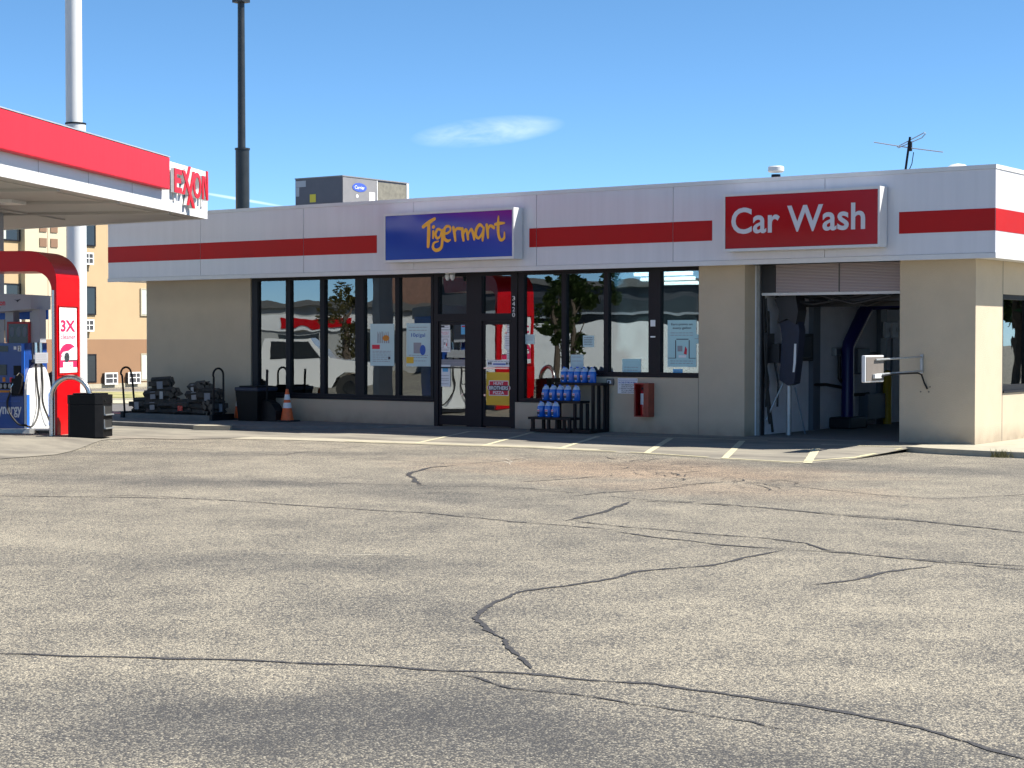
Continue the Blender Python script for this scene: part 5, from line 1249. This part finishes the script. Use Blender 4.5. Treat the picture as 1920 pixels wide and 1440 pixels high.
def scr(t,x,y0,y1,z0,z1): mb = MB(); mb.box(x,x+.006,y0+.1,y1-.1,z0+.06,z1-.06); part('screen', mb, 'screen_dark', t)
def drs(t,x,y0,y1,z0,z1): mb = MB(); mb.box(x,x+.006,y0+.03,y1-.03,z0+.03,z1-.03); mb.box(x+.006,x+.02,y1-.08,y1-.05,(z0+z1)/2-.04,(z0+z1)/2+.04); part('door', mb, matn_, t)
matn_ = 'equip_grey'
wallbox('wall_monitor','dark wall-mounted screen inside the bay behind the navy boom',28.95,29.88,1.30,1.80,.12,'bay_dark','screen',scr)
wallbox('control_box','dark grey electrical box high on the bay wall right of the blue pipe',31.75,32.35,1.02,1.52,.15,'equip_grey','electrical box',drs)
wallbox('control_box','wide blue grey electrical box low on the bay wall',32.15,33.0,.12,.62,.2,'equip_grey','electrical box',drs)
wallbox('control_box','small grey box on the bay wall left of the blue pipe',30.9,31.25,1.38,1.54,.1,'galv','electrical box',drs)
matn_='pump_grey'
wallbox('switch_box','left one of two pale switch boxes near the bay ceiling',33.10,33.42,1.72,2.05,.12,'bay_white','electrical box',drs)
wallbox('switch_box','right one of two pale switch boxes near the bay ceiling',33.48,33.80,1.72,2.05,.12,'bay_white','electrical box',drs)
wallbox('junction_box','small dark junction box between the low box and the switch boxes',32.7,32.95,1.16,1.32,.1,'equip_grey','electrical box',drs)
bp_ = thing('blower_pipe','bent navy blue upright pipe on a ribbed base inside the bay','wash gantry',(-14.15,31.1,0))
mb = MB(); mb.tube([(-14.2,31.15,.0),(-14.2,31.15,1.5),(-14.2,31.18,1.6),(-14.15,31.75,2.2),(-14.1,31.95,2.4)],[.12,.12,.12,.13,.13],12); part('pipe', mb, 'pipe_blue', bp_, smooth=True)
mb = MB(); mb.box(-14.40,-13.95,30.75,31.5,.0,.22,bev=.03); part('base', mb, 'bay_dark', bp_)
mb = MB(); mb.tube([(-14.1,31.9,2.36),(-13.2,32.1,2.42),(-12.2,32.1,2.42)],.10,10); part('cross_pipe', mb, 'pipe_blue', bp_, smooth=True)
for k,(pts,lab) in enumerate([([(-14.3,31.0,1.38),(-14.3,31.0,.95),(-14.28,31.2,.8)],'black hose loop left of the blue pipe in the bay'),([(-14.36,29.95,.85),(-14.25,30.3,.85),(-14.3,31.1,.78)],'black nozzle arm reaching to the bay column'),([(-14.38,31.7,.62),(-14.3,32.2,.62),(-14.3,32.35,.63)],'short black nozzle arm right of the blue pipe')]):
    mb = MB(); mb.tube(pts,[.03,.03,.03] if k else [.035]*3,8); single('wash_hose', mb, 'rubber', lab, 'hose', smooth=True)
for k,(pts,lab) in enumerate([([(-14.37,33.26,1.72),(-14.37,33.26,1.5),(-14.37,33.1,1.35),(-14.37,33.0,1.2)],'conduit curling down from the left switch box'),([(-14.37,33.64,1.72),(-14.37,33.64,1.3),(-14.37,33.55,.05)],'straight conduit below the right switch box'),([(-14.38,32.3,1.42),(-14.38,33.0,1.42)],'upper of two level conduits beside the high electrical box'),([(-14.38,32.3,1.34),(-14.38,33.0,1.34)],'lower of two level conduits beside the high electrical box'),([(-14.38,31.5,1.0),(-14.38,31.5,.3)],'upright conduit beside the blue pipe')]):
    mb = MB(); mb.tube(pts,.022,8); single('conduit', mb, 'equip_grey', lab, 'conduit', smooth=True)
mb = MB(); mb.lathe([(.085,0),(.085,1.02),(.06,1.06),(.01,1.08)],(-14.25,33.15,0),16); single('bollard', mb, 'yellow_post', 'yellow round post standing by the bay wall below the switch boxes', 'bollard', smooth=True)

# ================================================================== THINGS ACROSS THE ROAD, MIRRORED IN THE GLASS
def cone_leafs(mb, c, r, h, n, seed, s=.12):
    rnd = random.Random(seed); c = Vector(c)
    cl = [(Vector((rnd.gauss(0,.5)*r,rnd.gauss(0,.5)*r,rnd.uniform(-.5,.5)*h)),rnd.uniform(.2,.6)*r) for _ in range(16)]
    for i in range(n):
        o,q = cl[i%16]; d = Vector((rnd.gauss(0,1),rnd.gauss(0,1),rnd.gauss(0,1))).normalized()*q*rnd.uniform(.6,1)
        p = c+o+d; u = Vector((rnd.gauss(0,1),rnd.gauss(0,1),rnd.gauss(0,.6))).normalized(); v = u.orthogonal().normalized()
        k = s*rnd.uniform(.6,1.4); mb.face([p-u*k,p+v*k*.7,p+u*k,p-v*k*.7])
def tree(loc, h, r, label, seed, n=1500, mt='leaves'):
    t = thing('tree',label,'tree',loc,0,'trees mirrored in the shop glass'); x,y,z = loc; n = int(n*1.7)
    mb = MB(); mb.tube([(x,y,z),(x+.05,y,z+h*.4),(x-.05,y+.1,z+h*.75)],[.16,.11,.05],8)
    for a in range(5): mb.tube([(x+.03,y,z+h*(.35+.07*a)),(x+r*.5*math.cos(a*1.3),y+r*.5*math.sin(a*1.3),z+h*(.55+.07*a))],[.06,.02],6)
    part('trunk', mb, 'bark', t); mb = MB(); cone_leafs(mb,(x,y,z+h*.64),r,h*.66,n,seed,.075*max(1,r)); part('crown', mb, mt, t)
    return t
GZ = G+.0
tree((-33.5,4.0,GZ),4.3,1.05,'bushy green tree mirrored in the window behind the jugs',3,2400)
tree((-32.4,6.8,GZ),3.9,.35,'narrow dark tree mirrored right of the red arch',4,1200)
tree((-52.0,-5.5,GZ),4.2,.9,'yellow-green tree mirrored in the third shop window',5,1500,'leaves_dry')
tree((-1.5,55,GZ),11,4.5,'big dark tree mirrored in the side wall window',8,3000)
tree((5.5,66,GZ),12,5,'second big dark tree mirrored at the edge of the side wall window',9,2500)
U_ = Vector((.816,-.578,0)); V_ = Vector((-.578,-.816,0))    # along / away from the glass
def bld(name,label,c,w,d,h,wall,roofm,cat='building',extra=None):
    t = thing(name,label,cat,(c[0],c[1],GZ),math.atan2(U_.y,U_.x)); f = Fr((c[0],c[1],GZ),U_,V_,Z3)
    mb = MB(); mb.box(-w/2,w/2,0,d,0,h,f); part('wall', mb, wall, t)
    mb = MB(); mb.box(-w/2-.3,w/2+.3,-.3,d+.3,h+.001,h+.35,f); part('roof', mb, roofm, t)
    if extra: extra(t,Fr(f.p(0,0,0),-f.x,Z3,-V_))
    return t
def shop_front(t,f):      # f faces the glass
    mb = MB(); mb.box(-11,11,2.3,3.1,.0,.12,f); part('sign_band', mb, 'trim_white', t)
    for x in (-9,-4.5,0,4.5,9):
        mb = MB(); mb.box(x-1.2,x+1.2,.4,2.1,.0,.03,f); part('window', mb, 'hotel_glass', t)
    mb = MB(); mb.box(-3,1,2.45,2.95,.122,.16,f); mb.box(6,8,2.45,2.95,.122,.16,f); part('sign_panel', mb, 'sign_red', t)
bld('roadside_shop','low grey building with red panels mirrored in the left shop windows',(-68,-20),24,10,3.6,'roof_grey','joint_dark',extra=shop_front)
bld('brick_house','tall brown brick building mirrored above the third shop window',(-68,-34),7,8,7.5,'brick','joint_dark')
def rest(t,f):
    mb = MB(); mb.box(-2,9,2.2,3.9,.0,.1,f); part('window_band', mb, 'hotel_glass', t)
    mb = MB(); mb.box(-7.5,-2.2,.2,4.0,.0,.08,f); part('brick_panel', mb, 'brick', t)
    mb = MB(); 
    for z in (2.15,3.0): mb.box(-9,9,z,z+.12,.1,.6,f)
    part('canopy_rail', mb, 'galv', t)
    mb = MB(); mb.box(-8.2,-5.6,3.0,3.7,.1,.18,f); part('sign_panel', mb, 'cabinet_red', t)
    mb = text_mb('CHIPOTLE',-8.1,-5.7,3.12,3.58,f,.02,.03,.185); part('lettering', mb, 'paper', t)
bld('restaurant','dark flat-roofed restaurant mirrored in the counter windows',(-46,-22.5),22,12,4.5,'dark_siding','joint_dark',extra=rest)
mbw = MB(); f = Fr((-40.5,-13.5,GZ),U_,V_,Z3); mbw.box(-10,7,0,.4,0,2.5,f); single('roadside_wall', mbw, 'pump_white', 'long plain white wall mirrored low in the counter windows', 'wall')
def truck(c, label, name='pickup_truck'):
    t = thing(name,label,'pickup truck',(c[0],c[1],GZ),math.atan2(U_.y,U_.x)); f = Fr((c[0],c[1],GZ),U_,Z3,-V_)
    body = [(-2.8,.55),(-2.78,1.12),(-.75,1.15),(-.55,1.78),(.75,1.82),(1.35,1.22),(2.55,1.12),(2.72,.95),(2.74,.52),(2.35,.42),(2.3,.62),(2.1,.82),(1.75,.85),(1.5,.65),(1.42,.4),(-1.35,.4),(-1.42,.65),(-1.65,.85),(-2.0,.82),(-2.22,.6),(-2.28,.42)]
    mb = MB(); mb.prism(body,-.95,.95,f); part('body', mb, 'vehicle_white', t)
    mb = MB(); mb.prism([(-.42,1.22),(-.38,1.70),(.10,1.73),(.10,1.22)],.951,.958,f); mb.prism([(.18,1.22),(.18,1.73),(.68,1.74),(1.12,1.24)],.951,.958,f); part('side_window', mb, 'hotel_glass', t)
    for x in (-1.85,1.88):
        w_f = Fr(f.p(x,.38,.72),f.x,f.y,f.z); mb = MB(); disc(mb,0,0,.38,.38,0,.24,w_f,24); wh = part('wheel', mb, 'tyre', t)
        mb = MB(); disc(mb,0,0,.22,.22,.241,.25,w_f,18); part('rim', mb, 'chrome', wh)
        w_f = Fr(f.p(x,.38,-.96),f.x,f.y,f.z); mb = MB(); disc(mb,0,0,.38,.38,0,.24,w_f,24); part('wheel', mb, 'tyre', t)
    hf_ = Fr(f.p(2.745,0,0),V_,Z3,U_); mb = MB(); mb.box(-.6,.6,.7,.98,.001,.02,hf_); part('grille', mb, 'ink_grey', t)
    for y in (-.80,.80): mb = MB(); mb.box(y-.14,y+.14,.75,.95,.001,.02,hf_); part('headlight', mb, 'chrome', t)
    mb = MB(); mb.box(-.9,.9,.45,.62,.02,.12,hf_); part('bumper', mb, 'chrome', t)
    return t
truck((-35.6,16.2),'white pickup truck mirrored in the three left-hand shop windows')
mb = MB(); rnd=random.Random(5)
for i in range(900):
    a=rnd.uniform(0,6.28); r=.45*math.sqrt(rnd.random()); p=Vector((-8.75+r*math.cos(a),30.0+r*math.sin(a),rnd.uniform(.0,.95))); u=Vector((rnd.gauss(0,1),rnd.gauss(0,1),rnd.gauss(0,1))).normalized(); v=u.orthogonal().normalized(); mb.face([p-u*.05,p+v*.03,p+u*.05,p-v*.03])
single('shrub', mb, 'leaves', 'shrub by the right side wall, casting the shadow at its foot', 'shrub')
mb = MB()
for i in range(60):
    a=rnd.uniform(0,6.28); p=Vector((-9.32+rnd.gauss(0,.07),25.97+rnd.gauss(0,.02),G)); q=p+Vector((.06*math.cos(a),.06*math.sin(a),rnd.uniform(.05,.15))); s_=Vector((.008,.004,0)); mb.face([p-s_,p+s_,q])
single('weed', mb, 'leaves_dry', 'small weed growing from the kerb joint at the right', 'weed')

# ================================================================== LIGHT, SKY, CAMERA
SUN = Vector((.69,.42,1.0)).normalized()
el = math.asin(SUN.z); az = math.atan2(SUN.x,SUN.y)
ld = bpy.data.lights.new('sun','SUN'); ld.energy = 4.6; ld.angle = R(.55); ld.color = (1.0,.945,.85)
lo = bpy.data.objects.new('sun', ld); COL.objects.link(lo); lo.rotation_euler = SUN.to_track_quat('Z','Y').to_euler(); lo.location=(20,20,30)
wd = bpy.data.worlds.new('World'); SC.world = wd; wd.use_nodes = True
nt = wd.node_tree; N = nt.nodes; L = nt.links; bg = N['Background']
sky = N.new('ShaderNodeTexSky'); sky.sky_type='NISHITA'; sky.sun_disc=False; sky.sun_elevation=el; sky.sun_rotation=az; sky.altitude=3000; sky.air_density=.7; sky.dust_density=.0; sky.ozone_density=6.0
# one thin wisp of cloud and an old vapour trail, high in the sky
tc = N.new('ShaderNodeTexCoord')
def dirv(x,y): 
    w = Vector((-.578,.816,0)); r = Vector((.816,.578,0)); return (w+r*((x-960)/3300)+Vector((0,0,1))*((636-y)/3300)).normalized()
def wmath(op,a,b=None,clamp=False):
    n = N.new('ShaderNodeMath'); n.operation=op; n.use_clamp=clamp
    for i,v in enumerate((a,b)):
        if v is None: continue
        if isinstance(v,(int,float)): n.inputs[i].default_value=v
        else: L.new(v,n.inputs[i])
    return n.outputs['Value']
def wdot(v):
    n = N.new('ShaderNodeVectorMath'); n.operation='DOT_PRODUCT'; n.inputs[1].default_value=v; L.new(tc.outputs['Generated'],n.inputs[0]); return n.outputs['Value']
nz = N.new('ShaderNodeTexNoise'); nz.inputs['Scale'].default_value=26; nz.inputs['Detail'].default_value=7; nz.inputs['Roughness'].default_value=.62; nz.inputs['Distortion'].default_value=.6
mp = N.new('ShaderNodeMapping'); mp.inputs['Scale'].default_value=(1,1,3.2); L.new(tc.outputs['Generated'],mp.inputs['Vector']); L.new(mp.outputs['Vector'],nz.inputs['Vector'])
rr_ = Vector((.816,.578,0)); uu = Vector((0,0,1))
def wisp(x,y,hx,hy,slope,amt):
    c = dirv(x,y); a = wmath('SUBTRACT',wdot(rr_[:]),c.dot(rr_)); b = wmath('SUBTRACT',wdot(uu[:]),c.dot(uu))
    b = wmath('SUBTRACT',b,wmath('MULTIPLY',a,slope))
    d = wmath('ADD',wmath('POWER',wmath('DIVIDE',a,hx),2),wmath('POWER',wmath('DIVIDE',b,hy),2))
    m_ = wmath('SUBTRACT',1.0,d,True)
    return wmath('MULTIPLY',m_,amt)
m1 = wisp(915,248,.044,.0085,.10,.42); m2 = wisp(1150,160,.05,.008,.1,.08); m3 = wisp(830,262,.02,.006,.1,.5)
mm = m1
cl = N.new('ShaderNodeMapRange'); cl.inputs['From Min'].default_value=.28; cl.inputs['From Max'].default_value=.74; L.new(nz.outputs['Fac'],cl.inputs['Value'])
mm = wmath('MULTIPLY',mm,cl.outputs['Result'],True); tr_ = wisp(450,374,.030,.0010,-.16,.35); mm = wmath('MAXIMUM',wmath('MULTIPLY',mm,.9),tr_)
hs = N.new('ShaderNodeHueSaturation'); hs.inputs['Hue'].default_value=.489; hs.inputs['Saturation'].default_value=1.04; hs.inputs['Value'].default_value=1.0; L.new(sky.outputs['Color'],hs.inputs['Color'])
mx = N.new('ShaderNodeMix'); mx.data_type='RGBA'; mx.inputs['B'].default_value=(8.5,9,9.6,1); L.new(mm,mx.inputs['Factor']); L.new(hs.outputs['Color'],mx.inputs['A']); L.new(mx.outputs['Result'],bg.inputs['Color']); bg.inputs['Strength'].default_value=.092

cam = bpy.data.cameras.new('camera'); co = bpy.data.objects.new('camera', cam); COL.objects.link(co); SC.camera = co
cam.sensor_width = 36; cam.lens = 36*3300/1920; cam.clip_end = 2000; cam.clip_start=.1
PHI = 54.6956; TH = math.atan(84/3300)
fwd = Vector((-math.cos(R(PHI))*math.cos(TH), math.sin(R(PHI))*math.cos(TH), -math.sin(TH)))
co.location = (0,0,1.7); co.rotation_euler = fwd.to_track_quat('-Z','Y').to_euler()
SC.view_settings.view_transform='Standard'; SC.view_settings.look='None'; SC.view_settings.exposure=1.18; SC.view_settings.gamma=1
SC.cycles.max_bounces=8; SC.cycles.transparent_max_bounces=12; SC.cycles.sample_clamp_indirect=6
try: SC.cycles.use_denoising=True
except Exception: pass
